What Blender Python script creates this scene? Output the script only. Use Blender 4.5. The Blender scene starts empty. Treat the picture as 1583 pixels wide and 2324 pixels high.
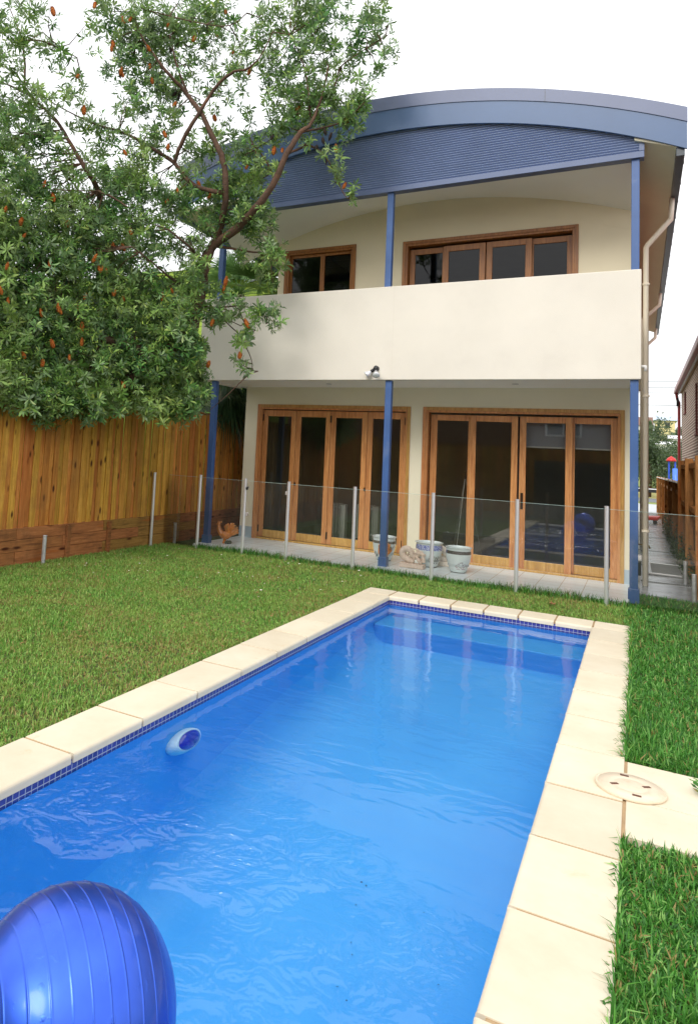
import bpy, bmesh, math, random
import numpy as np
from mathutils import Vector, Matrix
random.seed(7); rng = np.random.default_rng(11)
S = bpy.context.scene; COL = S.collection
# ------------------------------------------------------------ camera
cam_d = bpy.data.cameras.new('camera'); cam = bpy.data.objects.new('camera', cam_d); COL.objects.link(cam)
rt = Vector((0.868400, 0.492911, 0.054036)); up = Vector((-0.002556, -0.104523, 0.994519)); fw = Vector((-0.495858, 0.863779, 0.089508))
Mx = Matrix.Identity(4)
for i in range(3):
    Mx[i][0] = rt[i]; Mx[i][1] = up[i]; Mx[i][2] = -fw[i]
Mx.translation = Vector((6.6581, -10.8027, 1.7)); cam.matrix_world = Mx
cam_d.sensor_fit = 'VERTICAL'; cam_d.sensor_height = 36.0; cam_d.sensor_width = 36.0
cam_d.lens = 1588.894/2324*36; cam_d.shift_x = 251.2133/2324; cam_d.shift_y = -283.4988/2324
cam_d.clip_start = .05; cam_d.clip_end = 2000
S.camera = cam
# ------------------------------------------------------------ sky, sun, exposure
W = bpy.data.worlds.new("World"); S.world = W; W.use_nodes = True
nt = W.node_tree; nt.nodes.clear()
out = nt.nodes.new('ShaderNodeOutputWorld'); bg = nt.nodes.new('ShaderNodeBackground')
sky = nt.nodes.new('ShaderNodeTexSky'); sky.sky_type = 'NISHITA'; sky.sun_disc = False
sun_dir = Vector((-0.05, -0.82, 0.62)).normalized()
sky.sun_elevation = math.asin(sun_dir.z); sky.sun_rotation = math.atan2(sun_dir.x, sun_dir.y)
sky.dust_density = 3
mixs = nt.nodes.new('ShaderNodeMix'); mixs.data_type = 'RGBA'; mixs.inputs[0].default_value = .88
tcw = nt.nodes.new('ShaderNodeTexCoord'); nzw = nt.nodes.new('ShaderNodeTexNoise'); nzw.inputs['Scale'].default_value = 1.6; nzw.inputs['Detail'].default_value = 3
rw = nt.nodes.new('ShaderNodeValToRGB'); rw.color_ramp.elements[0].position = .3; rw.color_ramp.elements[1].position = .7
rw.color_ramp.elements[0].color = (.8, .81, .83, 1); rw.color_ramp.elements[1].color = (1, 1, 1, 1)
vm = nt.nodes.new('ShaderNodeVectorMath'); vm.operation = 'SCALE'; vm.inputs['Scale'].default_value = 10.5
L = nt.links.new
L(tcw.outputs['Generated'], nzw.inputs['Vector']); L(nzw.outputs['Fac'], rw.inputs[0]); L(rw.outputs[0], vm.inputs[0])
sxw = nt.nodes.new('ShaderNodeSeparateXYZ'); mrw = nt.nodes.new('ShaderNodeMapRange'); mrw.inputs[1].default_value = 0; mrw.inputs[2].default_value = 1; mrw.inputs[3].default_value = .88; mrw.inputs[4].default_value = 1.42
L(tcw.outputs['Generated'], sxw.inputs[0]); L(sxw.outputs[2], mrw.inputs[0]); mlw = nt.nodes.new('ShaderNodeMath'); mlw.operation = 'MULTIPLY'; mlw.inputs[1].default_value = 10.5; L(mrw.outputs[0], mlw.inputs[0]); L(mlw.outputs[0], vm.inputs['Scale'])
L(sky.outputs[0], mixs.inputs[6]); L(vm.outputs[0], mixs.inputs[7]); L(mixs.outputs[2], bg.inputs[0])
bg.inputs[1].default_value = 0.114; L(bg.outputs[0], out.inputs[0])
sd = bpy.data.lights.new('sun', 'SUN'); sd.energy = 1.3; sd.angle = math.radians(22); sd.color = (1, .96, .9)
so = bpy.data.objects.new('sun', sd); COL.objects.link(so); so.rotation_euler = sun_dir.to_track_quat('Z', 'Y').to_euler(); so.location = (10, -20, 30)
S.view_settings.view_transform = 'Standard'; S.view_settings.look = 'None'; S.view_settings.gamma = 1; S.view_settings.exposure = .42
S.cycles.use_denoising = True; S.cycles.max_bounces = 10; S.cycles.transparent_max_bounces = 24; S.cycles.caustics_refractive = False

# ------------------------------------------------------------ materials
def newmat(n):
    m = bpy.data.materials.new(n); m.use_nodes = True; t = m.node_tree
    return m, t, t.nodes['Principled BSDF']
def nd(t, k, **kw):
    n = t.nodes.new(k)
    for a, v in kw.items():
        if a.startswith('i_'): n.inputs[a[2:].replace('_', ' ')].default_value = v
        else: setattr(n, a, v)
    return n
def ramp(t, fac, stops):
    r = t.nodes.new('ShaderNodeValToRGB'); e = r.color_ramp.elements
    while len(e) < len(stops): e.new(.5)
    for q, (p, c) in zip(e, stops): q.position = p; q.color = (c[0], c[1], c[2], 1)
    if fac is not None: t.links.new(fac, r.inputs[0])
    return r.outputs[0]
def mixc(t, fac, a, b, mode='MIX'):
    m = t.nodes.new('ShaderNodeMix'); m.data_type = 'RGBA'; m.blend_type = mode
    for i, v in ((0, fac), (6, a), (7, b)):
        if hasattr(v, 'links') or hasattr(v, 'is_linked'): t.links.new(v, m.inputs[i])
        elif i == 0: m.inputs[0].default_value = v
        else: m.inputs[i].default_value = (v[0], v[1], v[2], 1)
    return m.outputs[2]
def coord(t, scale=(1, 1, 1), kind='Object'):
    tc = t.nodes.new('ShaderNodeTexCoord'); mp = t.nodes.new('ShaderNodeMapping'); mp.inputs['Scale'].default_value = scale
    t.links.new(tc.outputs[kind], mp.inputs[0]); return mp.outputs[0]
def noise(t, vec, scale, detail=3, rough=.5, dist=0):
    n = nd(t, 'ShaderNodeTexNoise'); n.inputs['Scale'].default_value = scale; n.inputs['Detail'].default_value = detail
    n.inputs['Roughness'].default_value = rough; n.inputs['Distortion'].default_value = dist
    if vec is not None: t.links.new(vec, n.inputs['Vector'])
    return n.outputs['Fac']
def bump(t, p, h, strength=.3, dist=.01, chain=None):
    b = nd(t, 'ShaderNodeBump'); b.inputs['Strength'].default_value = strength; b.inputs['Distance'].default_value = dist
    t.links.new(h, b.inputs['Height'])
    if chain: t.links.new(chain, b.inputs['Normal'])
    t.links.new(b.outputs[0], p.inputs['Normal']); return b.outputs[0]
def sc(c, k): return tuple(max(0, min(1, x*k)) for x in c)
def pm(n, base, rough=.6, var=.12, vs=2.5, bs=60, bst=.15, metallic=0, island=0, spec=.5, coat=0, dirt=None, bd=.005):
    m, t, p = newmat(n); v = coord(t)
    col = ramp(t, noise(t, v, vs, 4, .6), [(.3, sc(base, 1-var)), (.7, sc(base, 1+var))])
    if island:
        g = t.nodes.new('ShaderNodeNewGeometry')
        hsv = nd(t, 'ShaderNodeHueSaturation'); mr = nd(t, 'ShaderNodeMapRange'); mr.inputs[3].default_value = 1-island; mr.inputs[4].default_value = 1+island
        t.links.new(g.outputs['Random Per Island'], mr.inputs[0]); t.links.new(mr.outputs[0], hsv.inputs['Value']); t.links.new(col, hsv.inputs['Color']); col = hsv.outputs[0]
    if dirt: col = mixc(t, ramp(t, noise(t, v, dirt[1], 5, .7), [(.55, (0, 0, 0)), (.75, (dirt[2],)*3)]), col, dirt[0])
    t.links.new(col, p.inputs['Base Color']); p.inputs['Roughness'].default_value = rough; p.inputs['Metallic'].default_value = metallic
    p.inputs['Specular IOR Level'].default_value = spec; p.inputs['Coat Weight'].default_value = coat
    if bst: bump(t, p, noise(t, v, bs, 4, .6), bst, bd)
    return m
def wood(n, cols, grain=(9, 9, .7), rough=.5, island=.25, knots=0, coat=0, stain=None, spec=.4, horiz=False):
    m, t, p = newmat(n); g = t.nodes.new('ShaderNodeNewGeometry'); tc = t.nodes.new('ShaderNodeTexCoord')
    # shift the grain on every board by its island number
    off = nd(t, 'ShaderNodeVectorMath', operation='SCALE'); off.inputs['Scale'].default_value = 37.0
    cb = t.nodes.new('ShaderNodeCombineXYZ'); t.links.new(g.outputs['Random Per Island'], cb.inputs[0]); t.links.new(g.outputs['Random Per Island'], cb.inputs[2]); t.links.new(cb.outputs[0], off.inputs[0])
    ad = nd(t, 'ShaderNodeVectorMath', operation='ADD'); t.links.new(tc.outputs['Object'], ad.inputs[0]); t.links.new(off.outputs[0], ad.inputs[1])
    mp = t.nodes.new('ShaderNodeMapping'); mp.inputs['Scale'].default_value = grain; t.links.new(ad.outputs[0], mp.inputs[0]); v = mp.outputs[0]
    n1 = noise(t, v, 4, 6, .65, .6); n2 = noise(t, v, 18, 3, .5)
    c = ramp(t, n1, [(.28, cols[0]), (.5, cols[1]), (.72, cols[2])])
    c = mixc(t, ramp(t, n2, [(.45, (0, 0, 0)), (.75, (.35,)*3)]), c, sc(cols[0], .7))
    hsv = nd(t, 'ShaderNodeHueSaturation'); mr = nd(t, 'ShaderNodeMapRange'); mr.inputs[3].default_value = 1-island; mr.inputs[4].default_value = 1+island
    mr2 = nd(t, 'ShaderNodeMapRange'); mr2.inputs[3].default_value = .5-.022*(island > .1); mr2.inputs[4].default_value = .5+.018*(island > .1)
    ml = nd(t, 'ShaderNodeMath', operation='MULTIPLY'); ml.inputs[1].default_value = 7.31; fr = nd(t, 'ShaderNodeMath', operation='FRACT')
    t.links.new(g.outputs['Random Per Island'], ml.inputs[0]); t.links.new(ml.outputs[0], fr.inputs[0]); t.links.new(fr.outputs[0], mr2.inputs[0]); t.links.new(mr2.outputs[0], hsv.inputs['Hue'])
    t.links.new(g.outputs['Random Per Island'], mr.inputs[0]); t.links.new(mr.outputs[0], hsv.inputs['Value']); t.links.new(c, hsv.inputs['Color']); c = hsv.outputs[0]
    if knots:
        mk = t.nodes.new('ShaderNodeMapping'); mk.inputs['Scale'].default_value = (7, 7, 2.8) if not horiz else (7, 2.0, 7); t.links.new(ad.outputs[0], mk.inputs[0])
        vo = nd(t, 'ShaderNodeTexVoronoi'); vo.inputs['Scale'].default_value = 1.0; vo.inputs['Randomness'].default_value = 1; t.links.new(mk.outputs[0], vo.inputs['Vector'])
        k = ramp(t, vo.outputs['Distance'], [(.09, (1, 1, 1)), (.2, (0, 0, 0))])
        c = mixc(t, k, c, (.07, .018, .006))
        k2 = ramp(t, noise(t, v, 1.3, 2, .5), [(.63, (0, 0, 0)), (.74, (.7,)*3)])
        c = mixc(t, k2, c, (.40, .11, .022))
    if stain:
        c = mixc(t, ramp(t, noise(t, tc.outputs['Object'], 1.5, 6, .7), [(.48, (0, 0, 0)), (.7, (stain[1],)*3)]), c, stain[0])
    t.links.new(c, p.inputs['Base Color']); p.inputs['Roughness'].default_value = rough; p.inputs['Coat Weight'].default_value = coat; p.inputs['Coat Roughness'].default_value = .25
    p.inputs['Specular IOR Level'].default_value = spec
    bump(t, p, n1, .35, .004); return m
def glass(n, tint, base_refl=1.0, rough=0.0, dirt=.0):
    m, t, p = newmat(n); t.nodes.remove(p)
    o = t.nodes['Material Output']; tr = nd(t, 'ShaderNodeBsdfTransparent'); tr.inputs[0].default_value = (*tint, 1)
    gl = nd(t, 'ShaderNodeBsdfGlossy'); gl.inputs['Roughness'].default_value = rough; gl.inputs[0].default_value = (.95, .97, 1, 1)
    fr = nd(t, 'ShaderNodeFresnel'); fr.inputs[0].default_value = 1.5
    mu = nd(t, 'ShaderNodeMath', operation='MULTIPLY'); mu.inputs[1].default_value = base_refl; mu.use_clamp = True
    mx = nd(t, 'ShaderNodeMixShader'); t.links.new(fr.outputs[0], mu.inputs[0]); t.links.new(mu.outputs[0], mx.inputs[0])
    t.links.new(tr.outputs[0], mx.inputs[1]); t.links.new(gl.outputs[0], mx.inputs[2]); last = mx.outputs[0]
    if dirt:
        df = nd(t, 'ShaderNodeBsdfDiffuse'); df.inputs[0].default_value = (.55, .58, .55, 1)
        m2 = nd(t, 'ShaderNodeMixShader'); v = coord(t, (1, 1, .35))
        f = ramp(t, noise(t, v, 14, 5, .7), [(.35, (dirt*.5,)*3), (.75, (dirt*1.6,)*3)])
        t.links.new(f, m2.inputs[0]); t.links.new(last, m2.inputs[1]); t.links.new(df.outputs[0], m2.inputs[2]); last = m2.outputs[0]
    t.links.new(last, o.inputs[0]); return m

CREAM = (.74, .655, .53)
M = {}
M['render'] = pm('cream_render', (.76, .71, .62), .85, .055, .7, 110, .5, bd=.005, dirt=((.60, .54, .46), 1.7, .16))
M['upper_tone'] = pm('upper_wall_tone', (.78, .705, .515), .85, .03, 1.0, 140, .3, bd=.004)  # wall cream again in a darker, yellower tone for the upper storey
M['render_wall'] = pm('cream_wall_paint', (.83, .775, .59), .85, .03, 1.0, 140, .3, bd=.004)
M['ceiling'] = pm('ceiling_paint', (.88, .87, .80), .8, .02, 1, 80, .05)
M['plinth'] = pm('plinth_paint', (.42, .52, .58), .7, .08, 3, 90, .1)
M['beam'] = pm('dark_blue_trim', (.10, .14, .26), .4, .06)
M['blue'] = pm('blue_steel_paint', (.045, .11, .29), .42, .10, 3, 50, .06, dirt=((.16, .2, .3), 3, .5))
M['fascia'] = pm('blue_fascia_metal', (.062, .122, .25), .38, .07, 1.2, 8, .05, bd=.01)
M['fascia_top'] = pm('grey_blue_flashing', (.125, .155, .26), .38, .07, 1.2, 8, .05, bd=.01)
M['corr'] = pm('corrugated_blue_metal', (.25, .32, .50), .42, .07, 1.5, 6, .03)
M['gutter'] = pm('dark_gutter', (.04, .055, .07), .3, .1)
M['pipe'] = pm('beige_pipe', (.88, .80, .66), .45, .04)
M['door'] = wood('varnished_door_timber', [(.35, .155, .042), (.55, .28, .082), (.67, .385, .135)], (7, 7, .5), .32, .12, coat=.25)
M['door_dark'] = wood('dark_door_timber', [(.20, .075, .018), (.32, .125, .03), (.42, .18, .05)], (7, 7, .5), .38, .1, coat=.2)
M['fence'] = wood('treated_pine_palings', [(.33, .135, .024), (.56, .255, .046), (.69, .36, .085)], (8, 8, .55), .75, .2, knots=1, spec=.25, stain=((.28, .13, .04), .55))
M['sleeper'] = wood('weathered_sleeper', [(.17, .08, .028), (.33, .155, .045), (.44, .22, .07)], (8, .6, 8), .85, .3, knots=1, stain=((.07, .045, .025), .6), spec=.2, horiz=True)
M['fence_r'] = wood('brown_fence_timber', [(.34, .17, .05), (.54, .29, .08), (.68, .40, .14)], (8, 8, .6), .8, .28, knots=1, stain=((.09, .045, .02), .6), spec=.2)
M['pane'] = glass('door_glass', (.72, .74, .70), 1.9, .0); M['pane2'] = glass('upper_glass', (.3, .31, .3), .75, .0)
M['fglass'] = glass('fence_glass', (.965, .975, .97), 1.0, 0, dirt=.03)
M['glass_edge'] = pm('glass_edge', (.42, .55, .50), .15, .05, bst=0)
M['steel'] = pm('satin_aluminium', (.80, .80, .84), .3, .03, metallic=.7, bst=0)
M['galv'] = pm('galvanised_steel', (.50, .51, .52), .5, .25, 14, metallic=.6)
M['black'] = pm('black_plastic', (.015, .015, .017), .35, .1)
M['bronze'] = pm('dark_bronze', (.06, .035, .02), .35, .1, metallic=.7)
M['room'] = pm('room_plaster', (.42, .43, .38), .9, .05)
M['room_floor'] = pm('room_floor', (.20, .15, .10), .4, .1)
M['reflection'] = pm('reflection_panel', (.42, .44, .50), .8, .05, 1, 90, .1)  # grey of a window mirrored in the door glass, put into panel colour
M['white_met'] = pm('white_enamel', (.85, .87, .85), .4, .05)
M['coping'] = None
M['stone'] = pm('pale_carved_stone', (.70, .56, .46), .85, .14, 14, 90, .4, dirt=((.26, .16, .11), 30, .85), bd=.006)
M['stone2'] = pm('white_carved_stone', (.80, .72, .62), .85, .12, 14, 90, .4, dirt=((.30, .21, .15), 30, .8), bd=.006)
M['orange_cer'] = pm('orange_glaze', (.62, .21, .035), .3, .35, 9, 70, .35, dirt=((.2, .28, .12), 12, .6), coat=.4, bd=.006)
M['dark_cer'] = pm('dark_green_glaze', (.06, .075, .05), .3, .3, 20, coat=.3)
M['soil'] = pm('soil', (.075, .10, .028), .95, .35, 9, 120, .8, bd=.02)
M['rubber'] = None
M['skim_w'] = pm('pale_blue_plastic', (.74, .86, .88), .35, .05, bst=0)
M['lens'] = pm('cobalt_lens', (.03, .025, .42), .08, .25, 12, bst=0, coat=1)
M['lid'] = pm('cream_plastic_lid', (.72, .61, .46), .5, .05, 6, 80, .1, dirt=((.6, .42, .24), 20, .4))
M['grate'] = pm('steel_grate', (.55, .55, .55), .4, .1, metallic=.8)
M['green_w'] = pm('lime_green_boards', (.30, .44, .05), .7, .08)
M['green_d'] = pm('olive_trim', (.15, .19, .035), .7, .1)
M['white_roof'] = pm('white_metal_roof', (.85, .86, .88), .4, .04)
M['maroon'] = pm('maroon_gutter', (.24, .018, .022), .35, .1)
M['timber_soffit'] = pm('pine_soffit', (.42, .27, .12), .7, .12)
M['trunk'] = pm('banksia_bark', (.10, .055, .034), .9, .4, 7, 45, .9, bd=.02, dirt=((.27, .11, .045), 4, .6))
M['palm_trunk'] = pm('palm_trunk', (.20, .17, .11), .9, .3, 12, 40, .8, bd=.02)
M['far_wall'] = pm('yellow_wall', (.72, .62, .32), .8, .05)
M['far_wall2'] = pm('pale_wall', (.62, .62, .60), .8, .05)
M['far_wall3'] = pm('brown_wall', (.19, .10, .07), .8, .05)
M['far_roof'] = pm('pale_blue_roof', (.45, .53, .66), .5, .04)
M['red'] = pm('red_plastic', (.55, .02, .015), .35, .1, bst=0)
M['bluep'] = pm('blue_plastic', (.03, .09, .55), .35, .1, bst=0)
M['white'] = pm('white_paint', (.8, .8, .8), .5, .03)
M['dark'] = pm('dark_recess', (.012, .011, .01), .9, .1, bst=0)
M['concrete'] = pm('wet_concrete', (.26, .275, .30), .22, .3, 2.2, 70, .25, spec=.6, dirt=((.12, .13, .15), 3, .8), bd=.006)
M['grassfar'] = pm('far_turf', (.20, .24, .05), .95, .2, 1.0, 40, .5)
M['ground'] = pm('earth', (.12, .10, .05), .95, .3, .6, 30, .5)
M['road'] = pm('asphalt', (.16, .17, .18), .7, .1)
M['window_dark'] = pm('window_dark', (.02, .022, .025), .08, .2, bst=0)

def tiles_mat(n, cell, base, groutc, gw=.012, rough=.3, axes=(0, 1), var=.12, speck=True, lo=.3):
    """square or oblong tiles laid by object coordinates, with grout lines"""
    m, t, p = newmat(n); tc = t.nodes.new('ShaderNodeTexCoord'); sp = t.nodes.new('ShaderNodeSeparateXYZ'); t.links.new(tc.outputs['Object'], sp.inputs[0])
    lines = []; ids = []
    for ax, c in zip(axes, cell):
        d = nd(t, 'ShaderNodeMath', operation='DIVIDE'); d.inputs[1].default_value = c; t.links.new(sp.outputs[ax], d.inputs[0])
        f = nd(t, 'ShaderNodeMath', operation='FRACT'); t.links.new(d.outputs[0], f.inputs[0])
        pp = nd(t, 'ShaderNodeMath', operation='PINGPONG'); pp.inputs[1].default_value = .5; t.links.new(f.outputs[0], pp.inputs[0])
        l = nd(t, 'ShaderNodeMath', operation='LESS_THAN'); l.inputs[1].default_value = gw/c/2; t.links.new(pp.outputs[0], l.inputs[0]); lines.append(l.outputs[0])
        fl = nd(t, 'ShaderNodeMath', operation='FLOOR'); t.links.new(d.outputs[0], fl.inputs[0]); ids.append(fl.outputs[0])
    mxl = nd(t, 'ShaderNodeMath', operation='MAXIMUM'); t.links.new(lines[0], mxl.inputs[0]); t.links.new(lines[1], mxl.inputs[1])
    cb = t.nodes.new('ShaderNodeCombineXYZ'); t.links.new(ids[0], cb.inputs[0]); t.links.new(ids[1], cb.inputs[1])
    wn = nd(t, 'ShaderNodeTexWhiteNoise'); t.links.new(cb.outputs[0], wn.inputs['Vector'])
    c = ramp(t, wn.outputs['Value'], [(0, sc(base, 1-var)), (1, sc(base, 1+var))])
    if speck: c = mixc(t, .5, c, ramp(t, noise(t, tc.outputs['Object'], 3, 5, .6), [(.3, sc(base, 1-var)), (.7, sc(base, 1+var))]))
    c = mixc(t, mxl.outputs[0], c, groutc)
    t.links.new(c, p.inputs['Base Color']); p.inputs['Roughness'].default_value = rough
    inv = nd(t, 'ShaderNodeMath', operation='SUBTRACT'); inv.inputs[0].default_value = 1; t.links.new(mxl.outputs[0], inv.inputs[1])
    bump(t, p, inv.outputs[0], .5, .003); return m
M['terrace'] = tiles_mat('terrace_tiles', (.3, .3), (.85, .93, .97), (.5, .43, .34), .009, .3, var=.05)
M['mosaic_x'] = tiles_mat('pool_mosaic', (.042, .042), (.045, .05, .26), (.35, .36, .45), .005, .15, (0, 2), var=.3)
M['mosaic_y'] = tiles_mat('pool_mosaic_side', (.042, .042), (.045, .05, .26), (.35, .36, .45), .005, .15, (1, 2), var=.3)
def pool_mat():
    m, t, p = newmat('pool_shell'); v = coord(t)
    c = ramp(t, noise(t, v, 1.3, 4, .6), [(.3, (.068, .42, .86)), (.7, (.092, .475, .90))])
    c = mixc(t, ramp(t, noise(t, v, 5, 8, .8), [(.66, (0, 0, 0)), (.74, (.22,)*3)]), c, (.02, .10, .26))
    t.links.new(c, p.inputs['Base Color']); p.inputs['Roughness'].default_value = .5; return m
M['pool'] = pool_mat()
def coping_mat():
    m, t, p = newmat('cream_coping_stone'); v = coord(t); g = t.nodes.new('ShaderNodeNewGeometry')
    c = ramp(t, noise(t, v, 2.2, 6, .65), [(.3, (.65, .56, .41)), (.55, (.705, .625, .475)), (.75, (.735, .67, .53))])
    c = mixc(t, ramp(t, noise(t, v, 5.5, 6, .75, .5), [(.60, (0, 0, 0)), (.75, (.5,)*3)]), c, (.60, .43, .22))
    c = mixc(t, ramp(t, noise(t, v, 60, 3, .7), [(.70, (0, 0, 0)), (.78, (.5,)*3)]), c, (.62, .46, .28))
    oi = t.nodes.new('ShaderNodeObjectInfo'); hs = nd(t, 'ShaderNodeHueSaturation'); mr = nd(t, 'ShaderNodeMapRange'); mr.inputs[3].default_value = .93; mr.inputs[4].default_value = 1.05
    t.links.new(oi.outputs['Random'], mr.inputs[0]); t.links.new(mr.outputs[0], hs.inputs['Value']); t.links.new(c, hs.inputs['Color']); c = hs.outputs[0]
    t.links.new(c, p.inputs['Base Color']); p.inputs['Roughness'].default_value = .75
    bump(t, p, noise(t, v, 70, 5, .7), .25, .003); return m
M['coping'] = coping_mat()
M['grout'] = pm('sandy_grout', (.40, .27, .145), .9, .2, 8, 120, .4)
def ball_mat():
    m, t, p = newmat('pearly_blue_vinyl'); v = coord(t)
    c = ramp(t, noise(t, v, 5, 4, .6), [(.3, (.03, .10, .62)), (.7, (.05, .15, .78))])
    t.links.new(c, p.inputs['Base Color']); p.inputs['Roughness'].default_value = .40; p.inputs['Metallic'].default_value = .85
    p.inputs['Sheen Weight'].default_value = .0; p.inputs['Coat Weight'].default_value = .35; p.inputs['Coat Roughness'].default_value = .12
    bump(t, p, ramp(t, noise(t, v, 22, 3, .5), [(.64, (0, 0, 0)), (.7, (1, 1, 1))]), .25, .002); return m
M['rubber'] = ball_mat()
def water_mat():
    m, t, p = newmat('pool_water'); t.nodes.remove(p); o = t.nodes['Material Output']; v = coord(t)
    # gentle swell everywhere, tight ripples near the ball and the inlet
    h1 = noise(t, coord(t, (1.1, 2.6, 1)), 2.2, 2, .5, .4); h2 = noise(t, v, 7, 2, .5, 1.6)
    sp = t.nodes.new('ShaderNodeSeparateXYZ'); t.links.new(v, sp.inputs[0])
    dn = nd(t, 'ShaderNodeVectorMath', operation='DISTANCE'); dn.inputs[1].default_value = (4.85, -8.35, 0); t.links.new(v, dn.inputs[0])
    mr = nd(t, 'ShaderNodeMapRange'); mr.inputs[1].default_value = .45; mr.inputs[2].default_value = 1.35; mr.inputs[3].default_value = 1; mr.inputs[4].default_value = .015; t.links.new(dn.outputs['Value'], mr.inputs[0])
    pt = ramp(t, noise(t, v, 1.6, 2, .5), [(.42, (0, 0, 0)), (.6, (1, 1, 1))])
    mu = nd(t, 'ShaderNodeMath', operation='MULTIPLY'); t.links.new(h2, mu.inputs[0]); t.links.new(mr.outputs[0], mu.inputs[1])
    mu2 = nd(t, 'ShaderNodeMath', operation='MULTIPLY'); t.links.new(mu.outputs[0], mu2.inputs[0]); t.links.new(pt, mu2.inputs[1])
    b1 = nd(t, 'ShaderNodeBump'); b1.inputs['Strength'].default_value = .3; b1.inputs['Distance'].default_value = .018; t.links.new(h1, b1.inputs['Height'])
    b2 = nd(t, 'ShaderNodeBump'); b2.inputs['Strength'].default_value = 1.0; b2.inputs['Distance'].default_value = .10; t.links.new(mu2.outputs[0], b2.inputs['Height']); t.links.new(b1.outputs[0], b2.inputs['Normal'])
    tr = nd(t, 'ShaderNodeBsdfTransparent'); tr.inputs[0].default_value = (.92, .98, 1, 1)
    gl = nd(t, 'ShaderNodeBsdfGlossy'); gl.inputs['Roughness'].default_value = .02; t.links.new(b2.outputs[0], gl.inputs['Normal'])
    fr = nd(t, 'ShaderNodeFresnel'); fr.inputs[0].default_value = 1.33; t.links.new(b1.outputs[0], fr.inputs['Normal'])
    mx = nd(t, 'ShaderNodeMixShader'); t.links.new(fr.outputs[0], mx.inputs[0]); t.links.new(tr.outputs[0], mx.inputs[1]); t.links.new(gl.outputs[0], mx.inputs[2])
    t.links.new(mx.outputs[0], o.inputs[0]); return m
M['water'] = water_mat()
def leaf_mat(n, stops, back, tl=.35, rough=.38, backmix=.75):
    m, t, p = newmat(n); g = t.nodes.new('ShaderNodeNewGeometry')
    c = ramp(t, g.outputs['Random Per Island'], stops)
    v = coord(t); c = mixc(t, ramp(t, noise(t, v, 1.4, 3, .6), [(.35, (0, 0, 0)), (.7, (.45,)*3)]), c, sc(stops[-1][1], 1.15))
    bk = nd(t, 'ShaderNodeMath', operation='MULTIPLY'); bk.inputs[1].default_value = backmix; t.links.new(g.outputs['Backfacing'], bk.inputs[0])
    c = mixc(t, bk.outputs[0], c, back)
    t.links.new(c, p.inputs['Base Color']); p.inputs['Roughness'].default_value = rough; p.inputs['Specular IOR Level'].default_value = .5
    o = t.nodes['Material Output']; tn = nd(t, 'ShaderNodeBsdfTranslucent'); t.links.new(c, tn.inputs[0])
    mx = nd(t, 'ShaderNodeMixShader'); mx.inputs[0].default_value = tl; t.links.new(p.outputs[0], mx.inputs[1]); t.links.new(tn.outputs[0], mx.inputs[2]); t.links.new(mx.outputs[0], o.inputs[0])
    return m
M['banksia'] = leaf_mat('banksia_leaves', [(0, (.014, .06, .018)), (.35, (.042, .145, .036)), (.7, (.10, .29, .055)), (.88, (.22, .43, .10)), (1, (.42, .52, .13))], (.28, .36, .24), backmix=.4, tl=.3)
M['palm'] = leaf_mat('palm_leaves', [(0, (.05, .14, .03)), (.5, (.11, .29, .06)), (1, (.26, .44, .12))], (.16, .28, .1), rough=.3)
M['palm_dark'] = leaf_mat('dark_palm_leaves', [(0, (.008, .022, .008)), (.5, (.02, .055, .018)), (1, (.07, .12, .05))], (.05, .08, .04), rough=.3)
M['far_leaf'] = leaf_mat('far_leaves', [(0, (.022, .05, .018)), (.5, (.055, .11, .035)), (1, (.14, .19, .08))], (.1, .15, .08))
def grass_mat(n, stops, dry=.12, blot=(.06, .10, .012), tl=.3, blotf=.5, drycol=(.38, .28, .10)):
    m, t, p = newmat(n); g = t.nodes.new('ShaderNodeNewGeometry')
    c = ramp(t, g.outputs['Random Per Island'], stops)
    ml = nd(t, 'ShaderNodeMath', operation='MULTIPLY'); ml.inputs[1].default_value = 13.7; fr = nd(t, 'ShaderNodeMath', operation='FRACT')
    t.links.new(g.outputs['Random Per Island'], ml.inputs[0]); t.links.new(ml.outputs[0], fr.inputs[0])
    v = coord(t); big = noise(t, v, 1.7, 5, .65); 
    c = mixc(t, ramp(t, big, [(.42, (0, 0, 0)), (.62, (blotf,)*3)]), c, blot)
    dm = ramp(t, noise(t, v, 1.1, 5, .7, .8), [(.5, (dry,)*3), (.68, (min(1, dry*4),)*3)])
    lt = nd(t, 'ShaderNodeMath', operation='LESS_THAN'); t.links.new(fr.outputs[0], lt.inputs[0]); t.links.new(dm, lt.inputs[1])
    c = mixc(t, lt.outputs[0], c, drycol)
    t.links.new(c, p.inputs['Base Color']); p.inputs['Roughness'].default_value = .45; p.inputs['Specular IOR Level'].default_value = .4
    o = t.nodes['Material Output']; tn = nd(t, 'ShaderNodeBsdfTranslucent'); t.links.new(c, tn.inputs[0])
    mx = nd(t, 'ShaderNodeMixShader'); mx.inputs[0].default_value = tl; t.links.new(p.outputs[0], mx.inputs[1]); t.links.new(tn.outputs[0], mx.inputs[2]); t.links.new(mx.outputs[0], o.inputs[0])
    return m
M['lawn_l'] = grass_mat('lawn_blades', [(0, (.08, .20, .03)), (.5, (.17, .38, .055)), (.85, (.28, .53, .095)), (1, (.48, .68, .19))], .12, (.36, .44, .10))
M['lawn_r'] = grass_mat('coarse_blades', [(0, (.022, .10, .014)), (.45, (.06, .24, .03)), (.8, (.13, .39, .055)), (1, (.34, .58, .16))], .04, (.07, .23, .025), .3, .3)
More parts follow.
